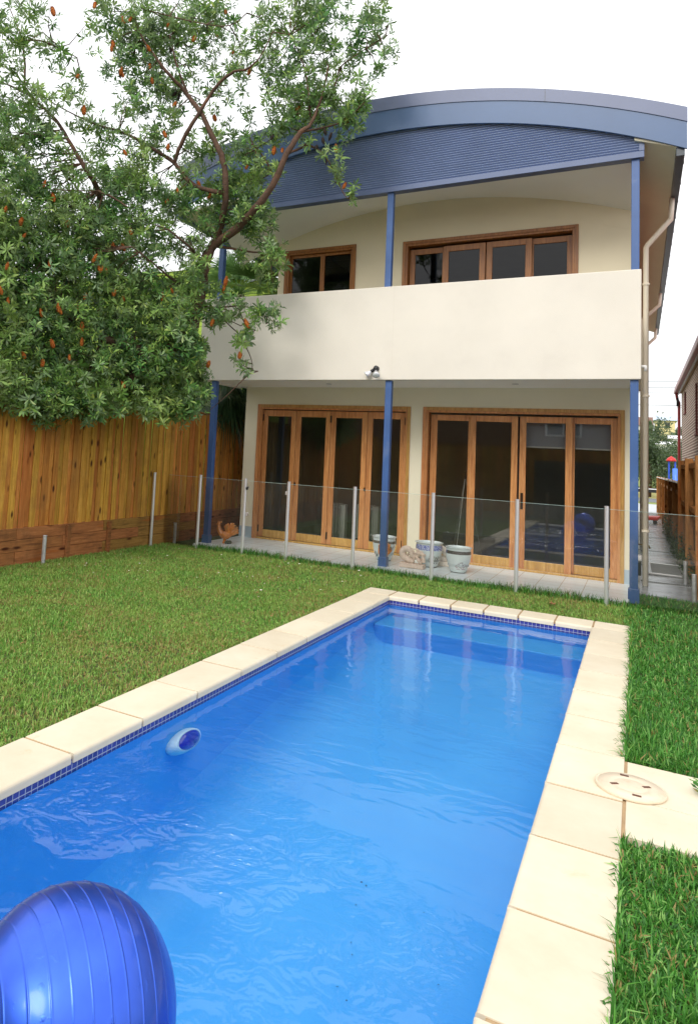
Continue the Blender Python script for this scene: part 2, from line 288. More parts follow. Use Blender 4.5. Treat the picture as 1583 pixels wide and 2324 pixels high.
def spike_mat():
    m, t, p = newmat('orange_flower_spike'); v = coord(t)
    g = t.nodes.new('ShaderNodeNewGeometry')
    c = ramp(t, noise(t, v, 45, 3, .7), [(.3, (.22, .045, .01)), (.55, (.56, .16, .02)), (.75, (.72, .33, .07))])
    t.links.new(c, p.inputs['Base Color']); p.inputs['Roughness'].default_value = .8; bump(t, p, noise(t, v, 120, 3, .6), .8, .01); return m
M['spike'] = spike_mat()
M['cone'] = pm('dark_seed_cone', (.035, .025, .018), .95, .3, 30, 70, .9, bd=.01)
def brick_mat():
    m, t, p = newmat('mottled_brick'); tc = t.nodes.new('ShaderNodeTexCoord'); mp = t.nodes.new('ShaderNodeMapping')
    sx = t.nodes.new('ShaderNodeSeparateXYZ'); t.links.new(tc.outputs['Object'], sx.inputs[0]); ad = nd(t, 'ShaderNodeMath', operation='ADD'); t.links.new(sx.outputs[0], ad.inputs[0]); t.links.new(sx.outputs[1], ad.inputs[1])
    cb = t.nodes.new('ShaderNodeCombineXYZ'); t.links.new(ad.outputs[0], cb.inputs[0]); t.links.new(sx.outputs[2], cb.inputs[1])
    b = nd(t, 'ShaderNodeTexBrick'); b.inputs['Scale'].default_value = 1; b.inputs['Brick Width'].default_value = .24; b.inputs['Row Height'].default_value = .086
    b.inputs['Mortar Size'].default_value = .014; b.inputs['Color1'].default_value = (.25, .13, .10, 1); b.inputs['Color2'].default_value = (.10, .045, .04, 1); b.inputs['Mortar'].default_value = (.66, .56, .47, 1); b.inputs['Bias'].default_value = -.1
    t.links.new(cb.outputs[0], b.inputs['Vector'])
    t.links.new(b.outputs['Color'], p.inputs['Base Color']); p.inputs['Roughness'].default_value = .85
    inv = nd(t, 'ShaderNodeMath', operation='SUBTRACT'); inv.inputs[0].default_value = 1; t.links.new(b.outputs['Fac'], inv.inputs[1]); bump(t, p, inv.outputs[0], .6, .008); return m
M['brick'] = brick_mat()
M['brick_dark'] = pm('dark_red_bricks', (.20, .055, .05), .8, .3, 12)
def slate_mat():
    m, t, p = newmat('stacked_slate'); v = coord(t, (1, 1, 1)); b = nd(t, 'ShaderNodeTexBrick'); b.inputs['Scale'].default_value = 1; b.inputs['Brick Width'].default_value = .3; b.inputs['Row Height'].default_value = .05; b.inputs['Mortar Size'].default_value = .004
    b.inputs['Color1'].default_value = (.14, .14, .14, 1); b.inputs['Color2'].default_value = (.05, .055, .055, 1); b.inputs['Mortar'].default_value = (.01, .01, .01, 1)
    cb = nd(t, 'ShaderNodeMapping'); cb.inputs['Rotation'].default_value = (math.pi/2, 0, 0); t.links.new(v, cb.inputs[0]); t.links.new(cb.outputs[0], b.inputs['Vector'])
    t.links.new(b.outputs['Color'], p.inputs['Base Color']); p.inputs['Roughness'].default_value = .7; return m
M['slate'] = slate_mat()
def pot_mat(n, band, bz0, bz1, motif, mcol, rimcol):
    """glazed white body, a patterned band under the rim and painted sprays on the belly (object z = height on the pot)"""
    m, t, p = newmat(n); tc = t.nodes.new('ShaderNodeTexCoord'); sp = t.nodes.new('ShaderNodeSeparateXYZ'); t.links.new(tc.outputs['Object'], sp.inputs[0])
    v = tc.outputs['Object']
    c = ramp(t, noise(t, v, 4, 3, .5), [(.3, (.60, .69, .69)), (.7, (.70, .77, .76))])
    vo = nd(t, 'ShaderNodeTexVoronoi'); vo.inputs['Scale'].default_value = motif[0]; t.links.new(v, vo.inputs['Vector'])
    big = ramp(t, noise(t, v, motif[1], 2, .5), [(.54, (0, 0, 0)), (.57, (1, 1, 1))]); fine = ramp(t, noise(t, v, 38, 3, .7), [(.47, (0, 0, 0)), (.52, (1, 1, 1))])
    mm = mixc(t, 1.0, big, fine, 'MULTIPLY'); mc = ramp(t, vo.outputs['Color'], [(.2, mcol[0]), (.5, mcol[1]), (.8, mcol[2])])
    def rng_(a, b):
        g1 = nd(t, 'ShaderNodeMath', operation='GREATER_THAN'); g1.inputs[1].default_value = a; t.links.new(sp.outputs[2], g1.inputs[0])
        g2 = nd(t, 'ShaderNodeMath', operation='LESS_THAN'); g2.inputs[1].default_value = b; t.links.new(sp.outputs[2], g2.inputs[0])
        q = nd(t, 'ShaderNodeMath', operation='MULTIPLY'); t.links.new(g1.outputs[0], q.inputs[0]); t.links.new(g2.outputs[0], q.inputs[1]); return q.outputs[0]
    mm = mixc(t, 1.0, mm, rng_(.05, bz0-.03), 'MULTIPLY')
    c = mixc(t, mm, c, mc)
    bandc = ramp(t, noise(t, v, 60, 3, .7), [(.45, band), (.6, sc(band, 2.2) if max(band) < .2 else (.62, .66, .78))])
    c = mixc(t, rng_(bz0, bz1), c, bandc); c = mixc(t, rng_(0, .012), c, (.08, .07, .06))
    t.links.new(c, p.inputs['Base Color']); p.inputs['Roughness'].default_value = .18; p.inputs['Coat Weight'].default_value = .5; return m

# ------------------------------------------------------------ mesh helpers
class MB:
    def __init__(s): s.v = []; s.f = []
    def add(s, vs, fs):
        o = len(s.v); s.v += [tuple(q) for q in vs]; s.f += [tuple(i+o for i in f) for f in fs]; return s
    def box(s, x0, x1, y0, y1, z0, z1):
        return s.add([(x0, y0, z0), (x1, y0, z0), (x1, y1, z0), (x0, y1, z0), (x0, y0, z1), (x1, y0, z1), (x1, y1, z1), (x0, y1, z1)],
              [(0, 3, 2, 1), (4, 5, 6, 7), (0, 1, 5, 4), (1, 2, 6, 5), (2, 3, 7, 6), (3, 0, 4, 7)])
    def hull8(s, pts): return s.add(pts, [(0, 3, 2, 1), (4, 5, 6, 7), (0, 1, 5, 4), (1, 2, 6, 5), (2, 3, 7, 6), (3, 0, 4, 7)])
    def bar(s, a, b, w, h=None, upv=(0, 0, 1)):
        a = Vector(a); b = Vector(b); d = (b-a).normalized(); u = Vector(upv)
        if abs(d.dot(u)) > .98: u = Vector((1, 0, 0))
        r = d.cross(u).normalized()*(w/2); u = r.cross(d).normalized()*((h or w)/2)
        return s.hull8([a-r-u, a+r-u, b+r-u, b-r-u, a-r+u, a+r+u, b+r+u, b-r+u])
    def tube(s, pts, rad, n=10, cap=True):
        pts = [Vector(p) for p in pts]; rad = rad if hasattr(rad, '__len__') else [rad]*len(pts); vs = []; fs = []
        ref = Vector((0, 0, 1)); prev = None
        for i, p in enumerate(pts):
            d = (pts[min(i+1, len(pts)-1)]-pts[max(i-1, 0)]).normalized()
            if prev is None:
                u = d.cross(ref)
                if u.length < .05: u = d.cross(Vector((1, 0, 0)))
                u.normalize()
            else: u = (prev-d*prev.dot(d)).normalized()
            prev = u; w = d.cross(u)
            for k in range(n):
                a = 2*math.pi*k/n; vs.append(p+(u*math.cos(a)+w*math.sin(a))*rad[i])
        for i in range(len(pts)-1):
            for k in range(n): fs.append((i*n+k, i*n+(k+1) % n, (i+1)*n+(k+1) % n, (i+1)*n+k))
        if cap: fs.append(tuple(range(n-1, -1, -1))); fs.append(tuple((len(pts)-1)*n+k for k in range(n)))
        return s.add(vs, fs)
    def lathe(s, prof, n=40, c=(0, 0, 0), sq=(1, 1)):
        vs = []; fs = []; m = len(prof)
        for r, z in prof:
            for k in range(n):
                a = 2*math.pi*k/n; vs.append((c[0]+r*math.cos(a)*sq[0], c[1]+r*math.sin(a)*sq[1], c[2]+z))
        for i in range(m-1):
            for k in range(n): fs.append((i*n+k, i*n+(k+1) % n, (i+1)*n+(k+1) % n, (i+1)*n+k))
        fs.append(tuple(range(n-1, -1, -1))); fs.append(tuple((m-1)*n+k for k in range(n)))
        return s.add(vs, fs)
    def ball(s, c, r, n=16, m=10, R=None):
        vs = []; fs = []; r = r if hasattr(r, '__len__') else (r, r, r)
        for i in range(m+1):
            th = math.pi*i/m
            for k in range(n):
                a = 2*math.pi*k/n; q = Vector((r[0]*math.sin(th)*math.cos(a), r[1]*math.sin(th)*math.sin(a), r[2]*math.cos(th)))
                if R: q = R @ q
                vs.append(q+Vector(c))
        for i in range(m):
            for k in range(n): fs.append((i*n+k, (i+1)*n+k, (i+1)*n+(k+1) % n, i*n+(k+1) % n))
        return s.add(vs, fs)
    def build(s, name, mat, parent=None, smooth=False, bevel=0, seg=2, remesh=0, disp=0):
        me = bpy.data.meshes.new(name); me.from_pydata(s.v, [], s.f); me.update()
        ob = bpy.data.objects.new(name, me); COL.objects.link(ob); me.materials.append(mat)
        if smooth:
            me.polygons.foreach_set('use_smooth', [True]*len(me.polygons))
        if bevel:
            b = ob.modifiers.new('bevel', 'BEVEL'); b.width = bevel; b.segments = seg; b.limit_method = 'ANGLE'; b.angle_limit = math.radians(40)
        if remesh:
            r = ob.modifiers.new('remesh', 'REMESH'); r.mode = 'VOXEL'; r.voxel_size = remesh; r.use_smooth_shade = True
            sm = ob.modifiers.new('smooth', 'SMOOTH'); sm.iterations = 1
        if parent is not None: attach(ob, parent)
        return ob
def attach(ob, parent):
    ob.parent = parent; ob.matrix_parent_inverse = Matrix.Translation(-WL(parent))
def WL(o):
    v = Vector(o.location)
    if o.parent is not None: v = v + WL(o.parent) + o.matrix_parent_inverse.translation
    return v
def tag(o, label, cat, group=None, kind=None):
    if label: o['label'] = label
    if cat: o['category'] = cat
    if group: o['group'] = group
    if kind: o['kind'] = kind
    return o
def empty(name, loc, label, cat, group=None, kind=None):
    o = bpy.data.objects.new(name, None); COL.objects.link(o); o.location = loc; o.empty_display_size = .2
    return tag(o, label, cat, group, kind)
def struct(o, label=None):
    o['kind'] = 'structure'
    if label: o['label'] = label
    return o
def npmesh(name, V, F, mat, parent=None, nper=4):
    me = bpy.data.meshes.new(name); V = np.asarray(V, np.float32).reshape(-1, 3); F = np.asarray(F, np.int32)
    me.vertices.add(len(V)); me.vertices.foreach_set('co', V.ravel()); nf = len(F)
    me.loops.add(nf*nper); me.loops.foreach_set('vertex_index', F.ravel()); me.polygons.add(nf)
    me.polygons.foreach_set('loop_start', np.arange(0, nf*nper, nper, dtype=np.int32)); me.polygons.foreach_set('loop_total', np.full(nf, nper, np.int32))
    me.update(calc_edges=True); me.materials.append(mat)
    ob = bpy.data.objects.new(name, me); COL.objects.link(ob)
    if parent is not None: attach(ob, parent)
    return ob
# ============================================================ GROUND, LAWN, PATHS
PX0, PX1, PY0, PY1 = 3.978, 6.235, -10.25, -2.104      # pool water rectangle
CW = .366
def sheet_hole(name, X0, X1, Y0, Y1, hx0, hx1, hy0, hy1, z, mat):
    m = MB()
    for a, b_, c, d in ((X0, X1, Y0, hy0), (X0, X1, hy1, Y1), (X0, hx0, hy0, hy1), (hx1, X1, hy0, hy1)):
        m.add([(a, c, z), (b_, c, z), (b_, d, z), (a, d, z)], [(0, 1, 2, 3)])
    return struct(m.build(name, mat))
g_ = sheet_hole('ground', -250, 250, -150, 300, PX0-.2, PX1+.2, PY0-.2, PY1+.2, -.06, M['ground'])
sheet_hole('lawn', -.78, 9.5, -13, 1.0, PX0-CW+.01, PX1+CW-.01, PY0-CW+.01, PY1+CW-.01, -.03, M['soil'])
m = MB(); m.box(-.12, 6.56, -.27, 1.34, -.2, .03); tr_ = struct(m.build('terrace', M['terrace'], bevel=.004))
m = MB(); m.box(-.12, 6.56, -.285, -.272, -.05, .02); struct(m.build('terrace_edging', M['white']))
m = MB(); m.box(6.63, 7.42, .75, 24, -.1, -.004)
sp_ = struct(m.build('side_path', M['concrete']))
m = MB()
for y in (4.4, 7.2, 10.9, 15, 20): m.box(6.64, 7.41, y, y+.02, -.003, .001)
struct(m.build('path_joints', M['dark']))
m = MB(); m.box(2, 30, 24, 34, -.1, -.02); struct(m.build('driveway', pm('pale_concrete', (.50, .52, .54), .5, .08)))
m = MB(); m.box(-20, 40, 34.2, 37, -.1, -.03); struct(m.build('verge', M['grassfar']))
m = MB(); m.box(-40, 60, 37.2, 44, -.1, -.02); struct(m.build('road', M['road']))
m = MB(); m.box(-40, 60, 44.2, 64, -.1, .0); struct(m.build('park', pm('dry_turf', (.42, .38, .13), .95, .2, .4)))
# rising land behind the park
nx, ny = 40, 24; V = []; F = []
for j in range(ny+1):
    for i in range(nx+1):
        x = -120+i*6.5; y = 66+j*6; z = -.1 + 8.0*(1/(1+math.exp(-(y-95)/10))) + 1.0*math.sin(x*.07+y*.05)*(j/ny)
        V.append((x, y, z))
for j in range(ny):
    for i in range(nx): a = j*(nx+1)+i; F.append((a, a+1, a+nx+2, a+nx+1))
mb = MB(); mb.v = V; mb.f = F; struct(mb.build('hill', M['grassfar'], smooth=True))

# ---- coarse and fine turf, too many blades to count
def blades(name, n, rect, reject, hl, wl, mat, label, lean=.9, zb=-.03, clump=0, cat='grass'):
    x = rng.uniform(rect[0], rect[1], n); y = rng.uniform(rect[2], rect[3], n)
    keep = ~reject(x, y)
    # fewer far outside the view
    x, y = x[keep], y[keep]; n = len(x)
    if clump:
        c = rng.integers(0, max(1, n//6), n); cx, cy = x[c], y[c]; k = rng.random(n) < .5
        x2 = np.where(k, cx+rng.normal(0, .012, n), x); y2 = np.where(k, cy+rng.normal(0, .012, n), y)
        ok = ~reject(x2, y2); x = np.where(ok, x2, x); y = np.where(ok, y2, y)
    patch = .5+.5*np.sin(x*2.1+1.3*np.sin(y*1.7))*np.cos(y*1.9+x*.7)
    Lh = rng.uniform(hl[0], hl[1], n)*(.75+.5*patch); w = rng.uniform(wl[0], wl[1], n)*.5
    a = rng.uniform(0, 2*np.pi, n); tilt = rng.uniform(.15, lean, n)
    d = np.stack([np.cos(a), np.sin(a), np.zeros(n)], 1); s = np.stack([-np.sin(a), np.cos(a), np.zeros(n)], 1)
    tw = rng.normal(0, .35, n); s = s*np.cos(tw)[:, None]; s[:, 2] = np.sin(tw)
    P0 = np.stack([x, y, np.full(n, zb)], 1); upv = np.array([0, 0, 1.])
    P1 = P0 + (d*np.sin(tilt*.6)[:, None] + upv*np.cos(tilt*.6)[:, None])*(Lh*.5)[:, None]
    P2 = P1 + (d*np.sin(tilt*1.5)[:, None] + upv*np.cos(tilt*1.5)[:, None])*(Lh*.5)[:, None]
    W_ = w[:, None]
    V = np.stack([P0-s*W_*.7, P0+s*W_*.7, P1+s*W_, P1-s*W_, P2+s*W_*.12, P2-s*W_*.12], 1)
    base = (np.arange(n)*6)[:, None]
    F = np.concatenate([base+np.array([[0, 1, 2, 3]]), base+np.array([[3, 2, 4, 5]])], 1).reshape(-1, 4)
    o = npmesh(name, V, F, mat); return tag(o, label, cat, kind='stuff')
def rejL(x, y):
    r = (x > PX0-CW-.012) & (y < PY1+CW+.012)
    vis = y > (-3.3-.893*(x+1.6)) - .15
    thin = ~vis & (rng.random(len(x)) > .5)
    far = (y > -2) & (rng.random(len(x)) > .75)
    return r | thin | far | (y > -.29) & (x > -.14)
blades("lawn_grass", 460000, (-.72, 6.7, -8.6, -.29), rejL, (.024, .055), (.004, .008), M['lawn_l'], 'yellowish green mown lawn left of the pool and along the terrace', lean=1.45, clump=1)
def rejR(x, y):
    r = (x < PX1+CW-.004) & (y < PY1+CW+.01)
    r |= (y > -6.885) & (y < -5.885)
    r |= (x < 6.66) & (y > -.6)
    r |= (y > .7)
    sc_ = np.clip((-.5-y)/6.5, .3, 1); return r | (rng.random(len(x)) > sc_)
blades('coarse_grass', 165000, (6.52, 7.75, -8.9, .72), rejR, (.035, .085), (.0045, .0095), M['lawn_r'], 'long coarse dark green grass right of the pool coping', lean=1.35, clump=1)
def rejE(x, y): return (y > -6.885) & (y < -5.885)
blades('edge_grass', 1500, (6.588, 6.615, -8.8, -1.7), rejE, (.05, .115), (.005, .010), M['lawn_r'], 'grass tufts leaning over the outer edge of the right coping', lean=1.6, zb=-.02)
blades('terrace_grass', 5200, (.0, 6.7, -.50, -.29), lambda x, y: x < -5, (.06, .13), (.005, .009), M['lawn_r'], 'taller grass fringe below the glass fence', lean=.8)
# petals and dead leaves on the lawn
def scraps(name, pts, size, mat, label, cat):
    V = []; F = []
    for i, (x, y, z) in enumerate(pts):
        a = random.uniform(0, 6.28); s = size*random.uniform(.6, 1.4); c_, s_ = math.cos(a)*s, math.sin(a)*s; t_ = random.uniform(-.4, .4)*s
        V += [(x-c_, y-s_, z), (x+s_*.5, y-c_*.5, z+t_), (x+c_, y+s_, z+.2*s), (x-s_*.5, y+c_*.5, z+.3*s)]; F.append((4*i, 4*i+1, 4*i+2, 4*i+3))
    o = npmesh(name, V, F, mat); return tag(o, label, cat, kind='stuff')
P_ = [(random.uniform(-.5, 3.3), random.uniform(-3.6, -.6), random.uniform(.0, .02)) for _ in range(110)]
scraps('fallen_petals', P_, .014, pm('pale_petals', (.78, .72, .62), .7, .1, bst=0), 'scattered white petals lying on the far left lawn', 'petals')
P_ = [(random.uniform(-.6, 6.4), random.uniform(-6.5, -.5), random.uniform(-.01, .015)) for _ in range(420)]
P_ = [p for p in P_ if not (p[0] > 3.55 and p[1] < -1.7)]
scraps('dead_leaves', P_, .017, pm('dry_leaf', (.26, .14, .05), .8, .3, bst=0), 'small dry brown leaves scattered through the left lawn', 'leaves')
m = MB()
for a in range(7):
    t_ = a*.9; d = Vector((math.cos(t_), math.sin(t_), .25)); c0 = Vector((5.73, -1.05, .0)); s_ = Vector((-d.y, d.x, .1))*.014; L_ = .05+.02*(a % 3)
    m.add([c0, c0+d*L_*.5+s_, c0+d*L_, c0+d*L_*.5-s_], [(0, 1, 2, 3)])
o = m.build('curled_leaf', pm('rust_leaf', (.30, .12, .05), .7, .2, bst=0)); tag(o, 'curled rusty brown leaf on the grass strip in front of the right glass fence', 'leaf')
# weed at the right edge
w_ = empty('weed', (6.97, -6.15, .0), 'small leafy green weed growing beside the cream paving at the right edge', 'weed')
V = []; F = []
for i in range(34):
    a = random.uniform(0, 6.28); r0 = random.uniform(0, .06); L_ = random.uniform(.02, .04); z0 = random.uniform(.0, .08)
    d = Vector((math.cos(a), math.sin(a), random.uniform(-.2, .6))).normalized(); s_ = Vector((-math.sin(a), math.cos(a), 0))*L_*.42; c0 = Vector((6.97, -6.15, z0))+d*r0
    V += [c0, c0+d*L_*.6+s_, c0+d*L_*1.1, c0+d*L_*.6-s_]; F.append((4*i, 4*i+1, 4*i+2, 4*i+3))
npmesh('leaves', V, F, M['lawn_r'], w_)
m = MB(); m.tube([(6.97, -6.15, -.02), (6.975, -6.14, .07)], [.004, .002], 6); m.build('stem', M['lawn_r'], w_)

# ============================================================ POOL
pool = empty('swimming_pool', (5.1, -6, 0), 'rectangular blue swimming pool edged with cream coping stones', 'swimming pool')
m = MB(); zt = -.1; zf0, zf1 = -.92, -1.35
w0 = .12
m.add([(PX0, PY1, zt), (PX1, PY1, zt), (PX1, PY1, zf0), (PX0, PY1, zf0)], [(0, 1, 2, 3)])
m.add([(PX0, PY0, zt), (PX1, PY0, zt), (PX1, PY0, zf1), (PX0, PY0, zf1)], [(3, 2, 1, 0)])
m.add([(PX0, PY1, zt), (PX0, PY0, zt), (PX0, PY0, zf1), (PX0, PY1, zf0)], [(3, 2, 1, 0)])
m.add([(PX1, PY1, zt), (PX1, PY0, zt), (PX1, PY0, zf1), (PX1, PY1, zf0)], [(0, 1, 2, 3)])
# floor with a coved edge
nx, ny = 60, 80; V = []; F = []
for j in range(ny+1):
    for i in range(nx+1):
        x = PX0+(PX1-PX0)*i/nx; y = PY1+(PY0-PY1)*j/ny; zf = float(np.interp(-y, [2.1, 2.7, 3.3, 5.7, 7.0, 8.5, 10.3], [-.42, -.42, -.50, -.86, -1.06, -1.2, -1.3]))
        e = min(x-PX0, PX1-x, PY1-y); cv = float(np.interp(-y, [2.1, 3.2, 5], [.12, .2, .38]))
        z = zf + (cv-math.sqrt(max(0, cv*cv-(cv-e)**2)) if e < cv else 0)
        V.append((x, y, z))
for j in range(ny):
    for i in range(nx): a = j*(nx+1)+i; F.append((a+nx+1, a+nx+2, a+1, a))
m.add(V, F); m.build('shell', M['pool'], pool, smooth=True)
m = MB(); m.box(PX0+.002, PX1-.002, PY1-.57, PY1-.002, -.75, -.225); m.build('bench_step', M['pool'], pool, bevel=.02, seg=3)
m = MB(); m.box(PX0-.02, PX1+.02, PY1-.001, PY1+.05, -.104, -.03); m.build('tile_band', M['mosaic_x'], pool)
m = MB(); m.box(PX0-.05, PX0+.001, PY0, PY1, -.104, -.03); m.build('tile_band', M['mosaic_y'], pool)
m = MB(); m.box(PX1-.001, PX1+.05, PY0, PY1, -.104, -.03); m.build('tile_band', M['mosaic_y'], pool)
m = MB()
for a, b_, c, d in ((PX0-CW+.012, PX0-.02, PY0-.3, PY1+CW-.012), (PX1+.02, PX1+CW-.012, PY0-.3, PY1+CW-.012), (PX0-.02, PX1+.02, PY1+.02, PY1+CW-.012)): m.box(a, b_, c, d, -.1, .0005)
m.build('grout_bed', M['grout'], pool)
def stone(x0, x1, y0, y1, inner):
    m = MB(); g = .009; j = lambda: random.uniform(-.0012, .0012)
    h = random.uniform(-.0015, .0015); m.box(x0+g+j(), x1-g+j(), y0+g+j(), y1-g+j(), -.045, .006+h)
    o = m.build('coping_stone', M['coping'], pool)
    b_ = o.modifiers.new('bevel', 'BEVEL'); b_.width = .012; b_.segments = 3; b_.limit_method = 'ANGLE'
    # bullnose on the water side: heavier bevel by vertex weight
    me = o.data; bw = me.attributes.new('bevel_weight_edge', 'FLOAT', 'EDGE'); b_.limit_method = 'WEIGHT'; b_.width = .022; b_.segments = 4
    for e in me.edges:
        a, c = (me.vertices[k].co for k in e.vertices); top = a.z > -.01 and c.z > -.01; w = .13 if (top or abs(a.z-c.z) > .01) else 0
        if top and inner == 'E' and a.x > x1-.02 and c.x > x1-.02: w = 1
        if top and inner == 'W' and a.x < x0+.02 and c.x < x0+.02: w = 1
        if top and inner == 'S' and a.y < y0+.02 and c.y < y0+.02: w = 1
        bw.data[e.index].value = w
    return o
ov = .022
for k in range(13):
    y1 = PY1-k*.6264; y0 = y1-.6264
    stone(PX0-CW, PX0+ov, y0, y1, 'E'); stone(PX1-ov, PX1+CW, y0, y1, 'W')
for k in range(6):
    w = (PX1-PX0)/6; stone(PX0+k*w, PX0+(k+1)*w, PY1-ov, PY1+CW, 'S')
stone(PX0-CW, PX0, PY1, PY1+CW, 'N'); stone(PX1, PX1+CW, PY1, PY1+CW, 'N')
# pool water
m = MB(); m.add([(PX0, PY0, -.092), (PX1, PY0, -.092), (PX1, PY1, -.092), (PX0, PY1, -.092)], [(0, 1, 2, 3)]); struct(m.build('water', M['water']))
P_ = []
for _ in range(38):
    x_, y_ = random.uniform(4.5, 6.0), random.uniform(-9.5, -3); P_.append((x_, y_, float(np.interp(-y_, [2.1, 2.7, 3.2, 5.7, 7.0, 8.5, 10.3], [-.60, -.60, -.64, -.88, -1.06, -1.2, -1.3]))+.012))
scraps('pool_debris', P_, .0065, M['cone'], 'tiny dark specks and twigs resting on the pool floor', 'debris')
# stepping pavers running off to the right
pav = empty('cross_paving', (7.2, -6.4, 0), 'cream stone paving strip crossing the grass at the right, round lid over its corner', 'paving'); pav['kind'] = 'structure'; del pav['category']
m = MB(); m.box(PX1+CW-.0139, 9.0, -6.86, -5.89, -.1, -.0005); m.build('grout_bed', M['grout'], pav)
for a, b_ in ((-6.87, -6.43), (-6.43, -5.90)):
    for k in range(4):
        m = MB(); x0 = 6.604+k*.62; m.box(x0+.004, x0+.616, a+.004, b_-.004, -.045, .005); m.build('paving_stone', M['coping'], pav, bevel=.003)
# skimmer lid
lid = empty('skimmer_lid', (6.626, -6.30, 0), 'round cream plastic skimmer lid with four slots on the right coping', 'lid')
m = MB(); m.lathe([(.001, .007), (.168, .007), (.170, .010), (.169, .022), (.164, .0235), (.161, .0195), (.157, .0195), (.155, .0245), (.085, .0255), (.083, .0245), (.080, .0255), (.001, .0265)], 64, (6.626, -6.30, 0)); m.build('cover', M['lid'], lid, smooth=True)
for dx, dy, a in ((-.03, .118, 0), (.075, .028, .6), (-.075, -.028, .6), (.03, -.118, 0)):
    m = MB(); R = Matrix.Rotation(a, 4, 'Z')
    pts = [R @ Vector((x, y, 0)) for x, y in ((-.021, -.010), (.021, -.010), (.021, .010), (-.021, .010))]
    m.hull8([Vector((6.626+dx, -6.30+dy, .022))+p for p in pts]+[Vector((6.626+dx, -6.30+dy, .0272))+p for p in pts]); m.build('slot', pm('slot_rust', (.12, .05, .03), .8, .2), lid, bevel=.001)
# underwater lamp on the left wall
lamp = empty('pool_lamp', (PX0, -6.62, -.22), 'oval pale blue pool lamp with cobalt lens on the left pool wall', 'pool lamp')
Rz = Matrix.Rotation(math.radians(90), 3, 'Y')
def lathe_x(prof, n, c, sy, sz, tilt=0):
    m = MB(); m.lathe(prof, n); Rt = Matrix.Rotation(tilt, 3, 'Y'); out_ = MB()
    vs = []
    for v in m.v:
        q = Vector((v[2], v[1]*sy, v[0]*sz)); q = Rt @ q; vs.append((c[0]+q.x, c[1]+q.y, c[2]+q.z))
    out_.v = vs; out_.f = [tuple(reversed(f)) for f in m.f]; return out_
lathe_x([(.001, 0), (.125, 0), (.132, .012), (.130, .05), (.118, .078), (.104, .090), (.094, .088), (.090, .082), (.001, .082)], 48, (PX0-.005, -6.66, -.285), 1.3, .52, -.42).build('housing', M['skim_w'], lamp, smooth=True)
lathe_x([(.100, .084), (.092, .096), (.06, .106), (.001, .110)], 40, (PX0-.005, -6.66, -.285), 1.28, .53, -.42).build('lens', M['lens'], lamp, smooth=True)
# exercise ball afloat
bc = Vector((5.29588, -9.18505, .12764)); bR = .3
axis = Vector((.765*.9-.517*.35-.384*.12, .644*.9+.614*.35+.457*.12, -.597*.35+.803*.12)).normalized()
prof = []; N = 640; rings = [-.235+.047*k for k in range(11)]
for i in range(N+1):
    th = math.pi*i/N; z = -bR*math.cos(th); r = bR*math.sin(th)
    k = 1+.006*sum(math.exp(-((z-q)/.0021)**2) for q in rings); prof.append((max(r*k, .0005), z*(1 if abs(z) < .28 else k)))
m = MB(); m.lathe(prof, 96); Rb = Vector((0, 0, 1)).rotation_difference(axis).to_matrix()
m.v = [tuple(Rb @ Vector(v)+bc) for v in m.v]; o = m.build('exercise_ball', M['rubber'], smooth=True)
tag(o, 'large glossy blue ribbed exercise ball floating in the pool', 'exercise ball')

# ============================================================ THE HOUSE
H = empty('house', (3.25, 1.3, 0), 'two storey cream rendered house with curved blue roof and balcony', 'house')
D = 1.3248
def arc(xc, zc, R): return lambda x: zc+math.sqrt(max(0, R*R-(x-xc)**2))
aB = arc(2.93, -2.610, 9.6418); aM = arc(2.725, -3.165, 10.5737); aT = arc(2.48, -3.747, 11.3814); aC = arc(3.4086, -2.5714, 8.8689)
def band(f0, f1, x0, x1, y0, y1, n=60):
    m = MB(); vs = []; fs = []
    for i in range(n+1):
        x = x0+(x1-x0)*i/n; a, b_ = f0(x), f1(x); vs += [(x, y0, a), (x, y0, b_), (x, y1, b_), (x, y1, a)]
    for i in range(n):
        k = 4*i
        for q in range(4): fs.append((k+q, k+4+q, k+4+(q+1) % 4, k+(q+1) % 4))
    fs.append((3, 2, 1, 0)); k = 4*n; fs.append((k, k+1, k+2, k+3)); return m.add(vs, fs)
XL, XR = -.95, 7.215
rf = band(lambda x: aT(x)-.09, lambda x: aT(x)-.012, XL+.02, XR-.02, -.07, 14).build('roof', M['fascia_top'], H, smooth=False)
band(lambda x: aB(x), lambda x: aM(x), XL, XR, -.115, -.08).build('fascia', M['fascia'], H)
fl = band(lambda x: aM(x)-.006, aT, XL-.004, XR+.004, -.128, -.06).build('roof_flashing', M['fascia_top'], H)
for x in (5.45, 1.1): m = MB(); m.box(x, x+.006, -.132, -.127, aM(x)-.004, aT(x)); m.build('flashing_joint', M['gutter'], fl)
# corrugated gable: ridges run level, the sheet is cut to the curve
vs = []; fs = []; pitch = .0385; per = 6; z0g = 6.11; nz = int((7.12-z0g)/pitch*per); xs = [-.3+(6.68+.3)*i/60 for i in range(61)]
for k in range(nz+1):
    z = z0g+k*pitch/per; yy = -.018-.020*math.cos(2*math.pi*k/per)
    for x in xs: vs.append((x, yy, min(z, aB(x)+.09)))
for k in range(nz):
    for i in range(60): a = k*61+i; fs.append((a, a+1, a+62, a+61))
m = MB(); m.add(vs, fs); m.build('corrugated_gable', M['corr'], H, smooth=True)
m = MB(); m.box(-.32, 6.72, -.045, .11, 6.025, 6.115); m.box(6.655, 6.722, -.04, .05, 6.12, aB(6.72)+.02); m.build('gable_beam', M['beam'], H, bevel=.004)
